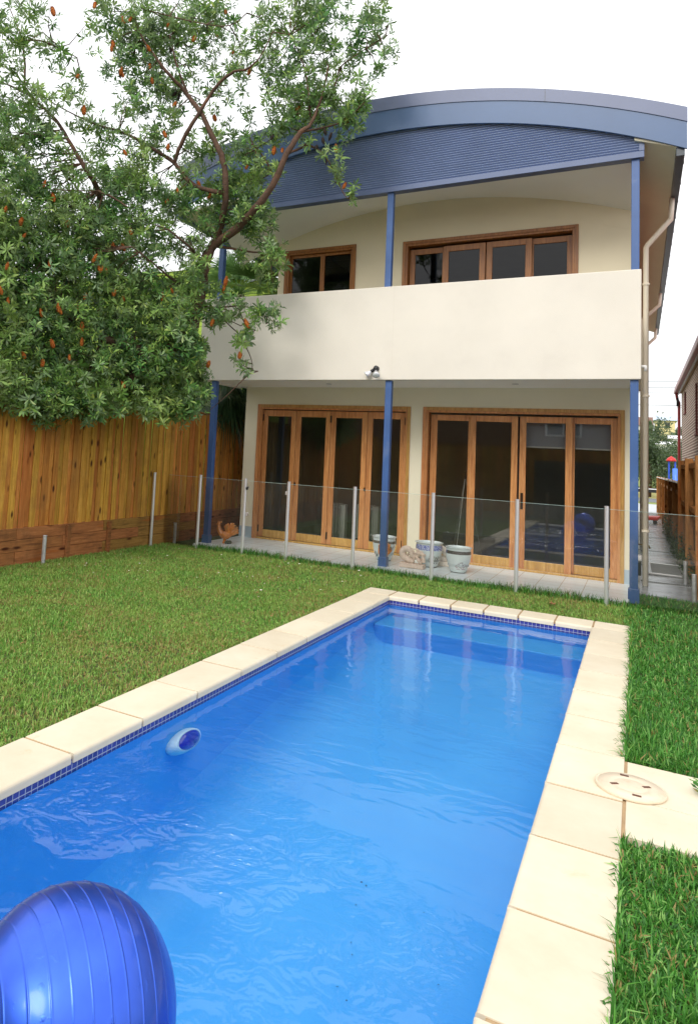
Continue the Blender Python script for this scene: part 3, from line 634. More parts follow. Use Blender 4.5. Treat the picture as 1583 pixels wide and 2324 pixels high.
# balcony ceiling: level at the beam, curved at the wall
vs = []; fs = []; n = 48; ms = 8
for j in range(ms+1):
    f = j/ms; y = .08+(D+.02-.08)*f
    for i in range(n+1): x = -.35+(6.64+.35)*i/n; vs.append((x, y, (1-f)*6.06+f*aC(x)))
for j in range(ms):
    for i in range(n): a = j*(n+1)+i; fs.append((a, a+1, a+n+2, a+n+1))
m = MB(); m.add(vs, fs); m.build('balcony_ceiling', M['ceiling'], H, smooth=True)
def wall(name, x0, x1, z0, z1, holes, y0, y1, mat):
    xs = sorted({x0, x1, *[h[0] for h in holes], *[h[1] for h in holes]}); m = MB()
    for a, b_ in zip(xs, xs[1:]):
        hs = sorted([(h[2], h[3]) for h in holes if h[0] <= a+1e-6 and h[1] >= b_-1e-6]); z = z0
        for q in hs:
            if q[0] > z: m.box(a, b_, y0, y1, z, q[0])
            z = q[1]
        if z < z1: m.box(a, b_, y0, y1, z, z1)
    return m.build(name, mat, H)
wall('ground_floor_wall', -.10, 6.57, .0, 2.956, [(.20, 3.185, .03, 2.60), (3.44, 6.46, .03, 2.60)], D, D+.22, M['render_wall'])
wall('upper_wall', .47, 6.575, 3.10, 6.24, [(.63, 2.06, 3.95, 5.63), (2.985, 5.80, 3.13, 5.58)], D+.003, D+.22, M['upper_tone'])
band(lambda x: min(6.235, aC(x)-.3), lambda x: aC(x)+.05, .47, 6.575, D+.0, D+.2).build('upper_wall', M['upper_tone'], H)
m = MB(); m.box(-.105, .195, D-.006, D+.1, .03, .24); m.build('wall_plinth', M['plinth'], H)
m = MB(); m.box(6.465, 6.575, D-.006, D+.1, .03, .24); m.build('wall_plinth', M['plinth'], H)
m = MB(); m.box(6.50, 6.625, D+.221, 14, .0, 6.22); m.build('side_wall', M['render_wall'], H)
m = MB(); m.box(-.1, .0, D+.221, 14, 0, 2.95); m.box(.47, .6, D+.221, 14, 3.1, 6.3); m.build('side_wall', M['render_wall'], H)
m = MB(); m.box(-.1, 6.62, 14, 14.2, 0, 6.2); m.build('rear_wall', M['render_wall'], H)
m = MB(); m.box(-.28, 6.60, .0, 13.9, 2.955, 3.095); m.build('floor_slab', M['ceiling'], H)
m = MB(); m.box(-.33, 6.69, -.10, -.002, 2.93, 4.435); m.build('balcony_parapet', M['render'], H, bevel=.012, seg=3)
m = MB(); m.box(-.33, -.23, .0, D, 2.93, 4.435); m.build('balcony_return', M['render'], H, bevel=.01)
m = MB(); m.box(6.59, 6.688, .0, D+.25, 2.93, 4.0); m.build('balcony_return', M['render'], H, bevel=.01)
m = MB(); m.box(3.28, 3.2825, -.1012, -.0998, 2.94, 4.43); m.build('expansion_joint', pm('joint_beige', (.66, .6, .5), .9, .02), H)  # thin strip a little darker than the cream render
# eaves along both sides
m = MB(); m.hull8([(6.60, -.078, 6.27), (7.10, -.078, 6.08), (7.10, 14.2, 6.03), (6.60, 14.2, 6.22), (6.60, -.078, 6.30), (7.10, -.078, 6.11), (7.10, 14.2, 6.06), (6.60, 14.2, 6.25)]); m.build('eave_soffit', M['render_wall'], H)
m = MB(); m.hull8([(-.90, -.2, 6.10), (.5, -.2, 6.22), (.5, 14.2, 6.22), (-.90, 14.2, 6.10), (-.90, -.2, 6.13), (.5, -.2, 6.25), (.5, 14.2, 6.25), (-.90, 14.2, 6.13)]); m.build('eave_soffit', M['render_wall'], H)
m = MB(); m.box(7.09, 7.19, -.078, 14.2, 5.955, 6.075)
for k in range(18): m.box(7.185, 7.195, .2+k*.8, .22+k*.8, 5.945, 6.08)
m.build('gutter', M['gutter'], H, bevel=.015)
m = MB(); m.box(-.99, -.90, -.21, 14.2, 6.02, 6.15); m.build('gutter', M['fascia'], H, bevel=.015)
def dpipe(pts, r=.042):
    m = MB(); m.tube(pts, r, 14); o = m.build('downpipe', M['pipe'], H, smooth=True)
    for z in (2.85, .8, 4.6):
        if pts[-1][2] < z < pts[-2][2]:
            q = MB(); q.lathe([(.05, 0), (.052, .0), (.052, .03), (.05, .03)], 16, (pts[-1][0], pts[-1][1], z)); q.build('bracket', M['pipe'], o)
dpipe([(7.10, 1.6, 5.95), (7.085, 1.6, 5.62), (6.785, 1.6, 5.25), (6.755, 1.6, 5.20), (6.755, 1.6, 0)], .04)
dpipe([(7.10, 8.2, 5.93), (7.08, 8.2, 5.65), (6.78, 8.2, 5.35), (6.74, 8.2, 5.3), (6.74, 8.2, 0)])
dpipe([(7.10, 12.9, 5.93), (7.08, 12.9, 5.65), (6.78, 12.9, 5.35), (6.74, 12.9, 5.3), (6.74, 12.9, 0)])
m = MB(); m.tube([(6.68, .06, 3.12), (6.74, .06, 3.12), (6.74, .06, 3.06)], .024, 12); m.build('overflow_pipe', M['white'], H, smooth=True)
# posts
def post(x, y, z0, z1, boot):
    m = MB(); m.box(x-.05, x+.05, y-.05, y+.05, z0, z1); o = m.build('support_post', M['blue'], H, bevel=.006)
    if boot: q = MB(); q.box(x-.066, x+.066, y-.066, y+.066, -.02, .17); q.build('post_boot', M['blue'], o, bevel=.008)
post(-.02, .0, .0, 2.929, 1); post(3.22, .0, .0, 2.929, 1); post(6.61, .0, .0, 2.929, 1)
post(-.05, .05, 3.1, 6.024, 0); post(3.13, .05, 3.1, 6.024, 0); post(6.615, .05, 3.1, 6.024, 0)
# doors and windows
def framed(name, x0, x1, z0, z1, fw_, mat, yf, dep=.16):
    m = MB(); m.box(x0, x0+fw_, yf, yf+dep, z0, z1); m.box(x1-fw_, x1, yf, yf+dep, z0, z1); m.box(x0+fw_, x1-fw_, yf, yf+dep, z1-fw_, z1)
    m.box(x0+fw_, x1-fw_, yf, yf+dep, z0, z0+.035)
    # architrave
    m.box(x0-.02, x0+.035, yf-.018, yf, z0, z1+.02); m.box(x1-.035, x1+.02, yf-.018, yf, z0, z1+.02); m.box(x0+.035, x1-.035, yf-.018, yf, z1-.035, z1+.02)
    return m.build(name, mat, H, bevel=.004)
def leaf(par, x0, x1, z0, z1, st, tr2, br, y, mat, th=.045, louvre=0):
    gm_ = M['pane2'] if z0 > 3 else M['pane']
    m = MB(); m.box(x0, x0+st, y, y+th, z0, z1); m.box(x1-st, x1, y, y+th, z0, z1); m.box(x0+st, x1-st, y+.001, y+th-.001, z1-tr2, z1); m.box(x0+st, x1-st, y+.001, y+th-.001, z0, z0+br)
    m.build('leaf_frame', mat, par, bevel=.004)
    m = MB(); zz0, zz1 = z0+br-.01, z1-tr2+.01
    if louvre:
        k = 12; h = (zz1-zz0)/k
        for i in range(k): a = zz0+i*h; m.add([(x0+st-.005, y+.012, a), (x1-st+.005, y+.012, a), (x1-st+.005, y+.035, a+h*1.04), (x0+st-.005, y+.035, a+h*1.04)], [(0, 1, 2, 3)])
    else: m.add([(x0+st-.01, y+.02, zz0), (x1-st+.01, y+.02, zz0), (x1-st+.01, y+.02, zz1), (x0+st-.01, y+.02, zz1)], [(0, 1, 2, 3)])
    m.build('pane', gm_, par)
d1 = framed('folding_door', .20, 3.185, .03, 2.60, .07, M['door'], D-.005, .17)
x = .275; w = (3.11-.275)/4
for k in range(4): leaf(d1, x+k*w+.003, x+(k+1)*w-.003, .07, 2.515, .098, .12, .14, D+.055, M['door'])
for xx, zz in ((x+w+.01, 1.12), (x+3*w-.03, 1.12)):
    m = MB(); m.lathe([(.012, 0), (.016, .004), (.016, .012), (.001, .014)], 14, (0, 0, 0), (1, 2.2)); m.v = [(xx+.02+v[0], D+.055-v[2], zz+v[1]) for v in m.v]; m.build('door_handle', M['bronze'], d1)
for xx in (x, x+2*w, x+4*w-.012):
    for zz in (2.30, .16):
        m = MB(); m.box(xx-.012, xx+.018, D+.045, D+.056, zz, zz+.13); m.tube([(xx+.003, D+.042, zz), (xx+.003, D+.042, zz+.13)], .009, 8); m.build('hinge', M['bronze'], d1)
d2 = framed('sliding_door', 3.44, 6.46, .03, 2.60, .07, M['door'], D-.005, .19)
leaf(d2, 3.53, 4.27, .07, 2.50, .11, .10, .14, D+.11, M['door']); leaf(d2, 5.68, 6.40, .07, 2.50, .11, .10, .14, D+.11, M['door'])
leaf(d2, 4.20, 4.955, .06, 2.495, .098, .10, .14, D+.045, M['door']); leaf(d2, 4.985, 5.76, .06, 2.495, .098, .10, .14, D+.045, M['door'])
m = MB(); m.tube([(5.03, D+.04, 1.02), (5.03, D+.012, 1.05), (5.03, D+.008, 1.13), (5.03, D+.012, 1.21), (5.03, D+.04, 1.24)], .009, 8); m.box(5.01, 5.05, D+.038, D+.046, 1.0, 1.26); m.build('door_handle', M['bronze'], d2)
m = MB(); m.box(4.9555, 4.9845, D+.09, D+.1, .07, 2.49); m.build('door_seal', M['dark'], d2)
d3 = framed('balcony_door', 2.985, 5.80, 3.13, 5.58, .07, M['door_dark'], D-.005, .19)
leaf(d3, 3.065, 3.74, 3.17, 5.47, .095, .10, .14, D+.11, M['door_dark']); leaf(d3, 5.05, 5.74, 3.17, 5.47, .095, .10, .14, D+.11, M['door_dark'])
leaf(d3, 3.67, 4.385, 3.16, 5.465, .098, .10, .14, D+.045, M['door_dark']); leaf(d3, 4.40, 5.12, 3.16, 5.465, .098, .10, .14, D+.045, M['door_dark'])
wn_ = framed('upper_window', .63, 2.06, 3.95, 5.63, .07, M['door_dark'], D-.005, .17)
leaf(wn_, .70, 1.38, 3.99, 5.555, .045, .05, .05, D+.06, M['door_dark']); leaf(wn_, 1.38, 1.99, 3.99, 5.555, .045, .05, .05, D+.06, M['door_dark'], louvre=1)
# rooms behind the glass
def room(x0, x1, y0, y1, z0, z1):
    m = MB(); m.add([(x0, y0, z0), (x1, y0, z0), (x1, y1, z0), (x0, y1, z0), (x0, y0, z1), (x1, y0, z1), (x1, y1, z1), (x0, y1, z1)], [(4, 7, 6, 5), (1, 5, 6, 2), (2, 6, 7, 3), (3, 7, 4, 0)]); m.build('room', M['room'], H)
    m = MB(); m.box(x0, x1, y0, y1, z0-.02, z0+.001); m.build('room_floor', M['room_floor'], H)
room(.01, 6.49, D+.222, 6.2, .035, 2.95); room(.61, 6.49, D+.222, 6.0, 3.12, 6.1)
for x in (1.9, 5.0):
    m = MB(); m.lathe([(.045, 0), (.05, .0), (.05, -.006), (.001, -.008)], 20, (x, .7, 2.954)); m.build('downlight', M['galv'], H)

def spot_lamp():
    e = empty('security_light', (2.95, -.11, 3.05), 'twin silver spotlight with black mount on the balcony front', 'spotlight')
    m = MB(); m.ball((3.035, -.135, 3.11), (.042, .035, .048), 20, 12); m.tube([(3.035, -.10, 3.11), (3.035, -.12, 3.11)], .045, 16); m.build('mount', M['black'], e, smooth=True)
    for d, c in ((Vector((-.72, -.35, -.62)), Vector((2.985, -.15, 3.075))), (Vector((.28, -.62, -.72)), Vector((3.045, -.165, 3.075)))):
        d.normalize(); m = MB(); m.tube([c-d*.03, c+d*.035], [.024, .026], 16); o = m.build('lamp_holder', M['black'], e, smooth=True)
        m = MB(); m.tube([c+d*.03, c+d*.055, c+d*.085, c+d*.11, c+d*.122], [.026, .03, .046, .055, .056], 24); m.build('reflector', M['steel'], o, smooth=True)
        m = MB(); m.tube([c+d*.1222, c+d*.128], [.052, .046], 24); m.build('bulb_face', pm('lamp_face', (.75, .77, .78), .12, .2, 40, bst=0, coat=1), o, smooth=True)
spot_lamp()
# ============================================================ GLASS POOL FENCE
gf = empty('glass_fence', (2.7, -.45, 0), 'clear glass pool fence on slim silver posts in front of the terrace', 'fence')
gx = [-.63, .06, .955, 1.755, 2.88, 4.075, 5.22, 6.306]; gy = -.44
for x in gx:
    yg = gy if x > -.5 else -.84
    m = MB(); m.tube([(x, yg, -.03), (x, yg, 1.228)], .027, 20); m.tube([(x, yg, 1.228), (x, yg, 1.236)], .029, 20); m.build('fence_post', M['steel'], gf, smooth=False)
def gpanel(x0, x1, par, z0=.05, z1=1.195):
    m = MB(); m.add([(x0, gy, z0), (x1, gy, z0), (x1, gy, z1), (x0, gy, z1)], [(0, 1, 2, 3)]); o = m.build('glass_panel', M['fglass'], par)
    m = MB(); m.box(x0, x1, gy-.004, gy+.004, z1, z1+.0035); m.build('polished_edge', M['glass_edge'], o); return o
for a, b_ in zip(gx, gx[1:]):
    if abs(a-.955) < .01: continue
    gpanel(a+.03, b_-.03, gf)
gpanel(6.336, 8.6, gf); 
gate = empty('glass_gate', (.99, gy, 0), 'glass gate between the third and fourth silver fence posts', 'gate')
gpanel(.995, 1.715, gate)
m = MB(); m.ball((1.005, gy-.03, 1.075), (.022, .018, .03), 12, 8); m.tube([(1.0, gy-.03, 1.08), (1.035, gy-.04, 1.10)], .009, 8); m.build('latch', M['black'], gate, smooth=True)
for x, z in ((1.715, 1.02), (1.715, .22), (1.0, .62)):
    m = MB(); m.box(x-.012, x+.03, gy-.02, gy+.02, z, z+.055); m.build('hinge', M['steel'], gate, bevel=.004)

# ============================================================ TIMBER FENCES
def paling_fence(y0, y1, X, zb, zt, face, mat, par, w=.105, slope=0):
    m = MB(); y = y0; i = 0
    while y < y1:
        front = i % 2 == 0; ww = w*(1.0 if front else .96)*random.uniform(.95, 1.05); xo = X+face*(.0 if front else -.019)
        t_ = random.uniform(-.004, .004); z_ = zt+random.uniform(-.006, .006); zb_ = zb+random.uniform(-.01, .01)
        a, b_ = sorted((xo, xo-face*.017)); y2 = y+ww
        m.hull8([(a, y, zb_), (b_, y, zb_), (b_, y2, zb_), (a, y2, zb_), (a+t_, y, z_), (b_+t_, y, z_), (b_+t_, y2, z_), (a+t_, y2, z_)]); y += w*.93; i += 1
    return m.build('palings', mat, par, bevel=.0025, seg=1)
lf = empty('timber_fence', (-.72, -2, 0), 'tall golden brown timber paling fence with sleeper base on the left', 'fence')
paling_fence(-8.5, 3.4, -.70, .47, 2.36, 1, M['fence'], lf)
for z0, z1 in ((.0, .155), (.16, .315), (.32, .475)):
    m = MB(); ys = [-8.5, -6.2, -3.85, -2.05, .1, 2.2, 3.4] if z0 != .16 else [-8.5, -5.2, -2.95, -1.15, 1.2, 3.4]
    for a, b_ in zip(ys, ys[1:]): m.box(-.735+random.uniform(-.004, .004), -.675+random.uniform(-.004, .004), a+.004, b_-.004, z0-.04*(z0 == 0), z1)
    m.build('sleeper', M['sleeper'], lf, bevel=.004)
for y in (-6.0, -2.90, -1.98, .6):
    m = MB(); m.box(-.672, -.632, y, y+.075, -.05, .46); m.build('sleeper_post', M['sleeper'], lf, bevel=.004)
m = MB(); m.box(-.76, -.68, -8.5, 3.4, 2.362, 2.395); m.build('capping_rail', M['sleeper'], lf, bevel=.004)
# short galvanised stubs beside the fences
def stub(x, y, h, label, src=None):
    if src is None:
        e = empty('short_post', (x, y, 0), label, 'post', 'short galvanised posts'); m = MB(); m.tube([(x, y, -.04), (x, y, h)], .028, 18); m.build('tube', M['galv'], e)
        m = MB(); m.lathe([(.0285, h-.004), (.03, h-.002), (.03, h+.008), (.001, h+.011)], 18, (x, y, 0)); m.build('cap', M['galv'], e, smooth=True); return e
    e = src.copy(); COL.objects.link(e); e.location = (x, y, h-.36); e['label'] = label
    for ch in src.children: c = ch.copy(); COL.objects.link(c); c.parent = e; c.matrix_parent_inverse = ch.matrix_parent_inverse.copy()
    return e
s0 = stub(-1.16+.62, -3.45, .36, 'short galvanised post at the left picture edge before the timber fence')
stub(-.56, -.22, .33, 'short galvanised post between the two leftmost silver fence posts', s0)
stub(7.30, 2.35, .34, 'shorter galvanised post beside the alley path further back', s0)
stub(7.315, .62, .36, 'galvanised post on the grass at the right picture edge', s0)
# right hand fence: tall near bay, lower run behind
rfn = empty('boundary_fence', (7.5, 4, 0), 'brown timber boundary fence with rails along the right of the alley, tall near part', 'fence')
def fence_bay(par, y0, y1, zt, posts, rails, x=7.38):
    paling_fence(y0, y1, x+.12, .02, zt, -1, M['fence_r'], par)
    for y in posts: m = MB(); m.box(x-.03, x+.09, y, y+.12, -.05, zt+.04); m.build('fence_post', M['fence_r'], par, bevel=.005)
    for z in rails:
        ps = [y0]+[p for p in posts if y0 < p < y1]+[y1]
        for a, b_ in zip(ps, ps[1:]): m = MB(); m.box(x+.02, x+.10, a+(.12 if a in posts else 0), b_, z, z+.085); m.build('rail', M['fence_r'], par, bevel=.004)
fence_bay(rfn, .3, 6.2, 1.93, [.9, 3.4, 5.9], [.35, 1.1, 1.80])
rfn2 = empty('boundary_fence', (7.5, 12, 0), 'lower dark timber fence behind the tall bay with white top edge', 'fence')
fence_bay(rfn2, 6.25, 25, 1.50, [8.6, 11.4, 14.2, 17, 19.8, 22.6, 24.9], [.35, 1.25])
m = MB(); m.box(7.35, 7.53, 6.25, 25, 1.502, 1.525); m.build('capping', M['white'], rfn2)
# ---- drain grate and strip drain in the path
gr = empty('drain_grate', (7.0, 3.8, 0), 'silver barred drain grate lying in the wet side path', 'grate')
m = MB(); m.box(6.80, 6.86, 3.1, 4.6, .0, .03); m.box(7.30, 7.34, 3.1, 4.6, .0, .03); m.box(6.80, 7.34, 3.05, 3.1, .0, .03); m.box(6.80, 7.34, 4.6, 4.65, 0, .03); m.build('frame', M['grate'], gr, bevel=.003)
m = MB()
for k in range(9): m.bar((6.86, 3.2+k*.16, .018), (7.30, 3.26+k*.16, .018), .022, .02)
m.build('bars', M['grate'], gr)
m = MB(); m.box(6.80, 7.34, 3.05, 4.65, -.001, .002); m.build('sump', M['dark'], gr)
sd_ = empty('strip_drain', (7.05, 2.15, 0), 'narrow slotted strip drain across the side path', 'drain')
m = MB()
for k in range(24): m.box(6.70+k*.028, 6.72+k*.028, 2.10, 2.17, -.002, .005)
m.build('slots', M['dark'], sd_); m = MB(); m.box(6.69, 7.38, 2.08, 2.19, -.003, .001); m.build('channel', M['galv'], sd_)
tp = empty('garden_tap', (6.69, 3.0, .45), 'small brass garden tap on the cream side wall', 'tap')
m = MB(); m.tube([(6.62, 2.6, .52), (6.80, 2.6, .52), (6.83, 2.6, .47)], .014, 10); m.build('spout', pm('brass', (.35, .26, .12), .35, .2, metallic=.7), tp, smooth=True)
m = MB(); m.tube([(6.76, 2.6, .53), (6.76, 2.6, .60)], .008, 8); m.ball((6.76, 2.6, .61), (.04, .04, .012), 12, 6); m.build('handle', M['palm'], tp, smooth=True)
gm = empty('gas_meter', (6.66, 1.9, .3), 'small dark meter with white lid behind the corner post', 'meter')
m = MB(); m.box(6.626, 6.70, 1.75, 1.95, .12, .34); m.build('body', M['black'], gm, bevel=.015); m = MB(); m.box(6.625, 6.71, 1.74, 1.96, .345, .42); m.build('cover', M['white'], gm, bevel=.015)

# ============================================================ ORNAMENTS ON THE TERRACE
TZ = .031
def pot(x, y, R, h, mat, label):
    k = R/.185
    m = MB(); m.lathe([(.001, 0), (.105*k, 0), (.112*k, .006), (.125*k, .05*h/.36), (.165*k, .17*h/.36), (.178*k, .25*h/.36), (.176*k, .30*h/.36), (.170*k, .325*h/.36), (.173*k, .34*h/.36), (.190*k, .352*h/.36), (.192*k, h), (.165*k, h+.002), (.155*k, h-.012), (.155*k, h-.05), (.15*k, .1), (.001, .09)], 56)
    o = m.build('planter_pot', mat, None, smooth=True); o.location = (x, y, TZ); o.rotation_euler.z = random.uniform(0, 6)
    return tag(o, label, 'pot', 'glazed porcelain pots on the terrace')
pot(3.03, .62, .195, .39, pot_mat('pot_glaze_birds', (.10, .085, .07), .28, .325, (16, 5.5), ((.30, .05, .05), (.05, .06, .07), (.22, .20, .04)), 0), 'white glazed pot with dark rim and painted birds, behind the centre blue post')
pot(3.78, .56, .213, .385, pot_mat('pot_glaze_blue', (.08, .12, .42), .265, .345, (16, 4.4), ((.30, .30, .22), (.12, .14, .14), (.4, .38, .3)), 0), 'white glazed pot with patterned blue band behind the carved dragon')
pot(4.28, .36, .194, .38, pot_mat('pot_glaze_grey', (.045, .042, .04), .28, .33, (14, 3.6), ((.36, .28, .30), (.42, .36, .38), (.14, .12, .13)), 0), 'pale glazed pot with black rim band, nearest the sliding door')
def dragon(x, y, rz, s, mat, label):
    e = empty('dragon_statue', (x, y, TZ), label, 'statue', 'carved stone dragons')
    m = MB(); m.box(-.19, .19, -.075, .075, 0, .075); R = Matrix.Rotation(rz, 3, 'Z')
    def T(b): b.v = [tuple(R @ (Vector(v)*s)+Vector((x, y, TZ))) for v in b.v]; return b
    T(m).build('base', mat, e, bevel=.018, seg=3)
    b = MB()
    def cur(pts, r):
        P = [Vector(p) for p in pts]; Q = []; rr = []
        for i in range(len(P)-1):
            p0 = P[max(i-1, 0)]; p1 = P[i]; p2 = P[i+1]; p3 = P[min(i+2, len(P)-1)]
            for k in range(6):
                t_ = k/6; Q.append(.5*((2*p1)+(-p0+p2)*t_+(2*p0-5*p1+4*p2-p3)*t_*t_+(-p0+3*p1-3*p2+p3)*t_**3)); rr.append(r[i]*(1-t_)+r[i+1]*t_)
        Q.append(P[-1]); rr.append(r[-1]); b.tube(Q, rr, 12)
    cur([(.02, 0, .09), (-.06, 0, .12), (-.145, 0, .16), (-.16, .0, .24), (-.10, 0, .285), (-.03, 0, .25), (.0, 0, .19), (.06, 0, .20), (.10, 0, .225)], [.035, .05, .055, .052, .048, .046, .044, .04, .034])
    cur([(-.10, .03, .10), (-.05, .06, .12), (-.02, .06, .17), (-.08, .05, .20), (-.11, .05, .15)], [.03, .026, .022, .018, .012])
    b.ball((.115, 0, .235), (.055, .04, .042), 14, 10); b.ball((.165, 0, .215), (.04, .028, .022), 12, 8); b.ball((.16, 0, .19), (.03, .022, .012), 12, 8)
    for sy in (-1, 1):
        cur([(.10, .02*sy, .26), (.06, .035*sy, .29), (.02, .04*sy, .295)], [.014, .011, .006]); cur([(.06, .03*sy, .17), (.11, .05*sy, .13), (.14, .05*sy, .085)], [.028, .022, .02])
        b.ball((.125, .03*sy, .255), .012, 8, 6); cur([(.09, .03*sy, .23), (.05, .055*sy, .24), (.01, .06*sy, .23)], [.016, .013, .006])
    cur([(.17, 0, .10), (.17, 0, .15), (.15, .0, .18)], [.03, .026, .02])
    for k in range(9):
        a = math.pi*(.95-.11*k); b.ball((-.075+.1*math.cos(a), 0, .20+.115*math.sin(a)), (.014, .010, .018), 8, 6)
    for k in range(60):
        a = random.uniform(.2, 5.6); q = Vector((-.08+.085*math.cos(a), random.uniform(-.045, .045), .20+.085*math.sin(a))); b.ball(q, (.011, .011, .011), 6, 4)
    for k in range(14): b.ball((.05+.03*math.cos(k), random.choice((-.04, .04)), .10+.012*k), (.014, .012, .014), 6, 4)
    T(b).build('dragon', mat, e, remesh=.0036)
dragon(3.63, .18, math.radians(-2), 1.0, M['stone'], 'carved beige stone dragon curled on a block in front of the blue banded pot')
dragon(3.99, .80, math.radians(-8), .98, M['stone2'], 'paler carved stone dragon half hidden behind the black rimmed pot')
def rooster(x, y, rz, s, label, mat):
    e = empty('rooster_figurine', (x, y, TZ), label, 'figurine', 'orange glazed roosters'); R = Matrix.Rotation(rz, 3, 'Z'); b = MB()
    def cur(pts, r, sy=1): b.tube([Vector(p) for p in pts], r, 12)
    cur([(-.08, 0, .12), (-.03, 0, .13), (.03, 0, .125), (.07, 0, .14)], [.04, .062, .058, .035])
    cur([(-.06, 0, .13), (-.11, 0, .19), (-.13, 0, .25), (-.125, 0, .285)], [.05, .042, .032, .022])
    b.ball((-.135, 0, .295), (.032, .024, .028), 12, 8); cur([(-.16, 0, .295), (-.19, 0, .285)], [.012, .003])
    for k in range(4): b.ball((-.145+.018*k, 0, .322+.006*(k % 2)), (.012, .008, .018), 8, 6)
    b.ball((-.155, 0, .262), (.010, .01, .02), 8, 6)
    for k in range(9):
        a = math.radians(20+k*13); rr_ = .20-.008*abs(k-4); cur([(.05, 0, .13), (.05+.5*rr_*math.cos(a), .012*(k % 3-1), .13+.55*rr_*math.sin(a)), (.06+rr_*math.cos(a), .015*(k % 3-1), .135+rr_*math.sin(a)*1.02)], [.022, .026, .015])
    b.ball((-.01, .05, .13), (.06, .018, .035), 12, 8); b.ball((-.01, -.05, .13), (.06, .018, .035), 12, 8)
    cur([(-.02, .0, .10), (-.02, 0, .05), (-.02, 0, .0)], [.03, .026, .035])
    b.v = [tuple(R @ (Vector(v)*s)+Vector((x, y, TZ))) for v in b.v]; b.build('body', mat, e, remesh=.0055)
    b = MB(); 
    for k in range(6): a = k*1.05; b.ball((.04+.04*math.cos(a), .04*math.sin(a), .025), (.026, .026, .026), 10, 8)
    b.v = [tuple(R @ (Vector(v)*s)+Vector((x, y, TZ))) for v in b.v]; b.build('foliage_base', M['dark_cer'], e, remesh=.007)
rooster(.275, .17, math.radians(8), 1.12, 'orange glazed rooster with raised tail beside the left blue post', M['orange_cer'])
rooster(3.12, .34, math.radians(75), .92, 'orange glazed rooster mostly hidden behind the centre blue post', M['orange_cer'])
# inside the rooms
def heater(x, y, n, label):
    e = empty('column_heater', (x, y, .04), label, 'heater', 'white column heaters indoors')
    for k in range(n): m = MB(); m.box(x+k*.06, x+k*.06+.022, y, y+.14, .16, .80); m.build('fin', M['white_met'], e, bevel=.01, seg=3)
    m = MB(); m.tube([(x, y+.07, .24), (x+n*.06, y+.07, .24)], .02, 8); m.tube([(x, y+.07, .72), (x+n*.06, y+.07, .72)], .02, 8); m.build('manifold', M['white_met'], e)
    m = MB(); m.box(x+n*.06-.03, x+n*.06+.06, y, y+.14, .14, .78); m.build('control_box', M['white_met'], e, bevel=.01); m = MB()
    for q in (x+.03, x+n*.06-.03): m.box(q-.02, q+.02, y-.06, y+.2, .06, .12); m.ball((q, y-.05, .06), .025, 8, 6); m.ball((q, y+.19, .06), .025, 8, 6)
    m.build('castors', M['black'], e)
heater(1.50, 1.85, 5, 'white column heater behind the second glass leaf of the folding door'); heater(2.02, 2.05, 6, 'white column heater behind the third glass leaf of the folding door')
tri = empty('tripod', (4.0, 2.6, .04), 'thin silver tripod standing inside behind the left sliding pane', 'tripod')
for a in (0.3, 2.4, 4.5): m = MB(); m.tube([(3.95, 2.3, 1.45), (3.95+.32*math.cos(a), 2.3+.32*math.sin(a), .05)], [.009, .006], 8); m.build('leg', M['galv'], tri)
m = MB(); m.tube([(3.95, 2.3, 1.40), (3.95, 2.3, 1.52)], .02, 8); m.build('head', M['black'], tri)
for x0, x1, lb in ((5.02, 5.74, 'added grey panel standing for a mirrored window behind the third sliding pane'), (5.78, 6.42, 'added grey panel standing for a mirrored window behind the rightmost sliding pane')):
    e = empty('reflection_panel', (x0, 1.6, 2.3), lb, 'reflection', 'grey panels for the mirrored window'); m = MB(); m.box(x0, x1, D+.26, D+.264, 2.02, 2.5); m.build('panel_face', M['reflection'], e); m = MB(); m.box(x0, x1, D+.255, D+.27, 2.0, 2.022); m.build('panel_rim', M['white'], e)  # added panels stand in for a neighbour's window mirrored in the panes

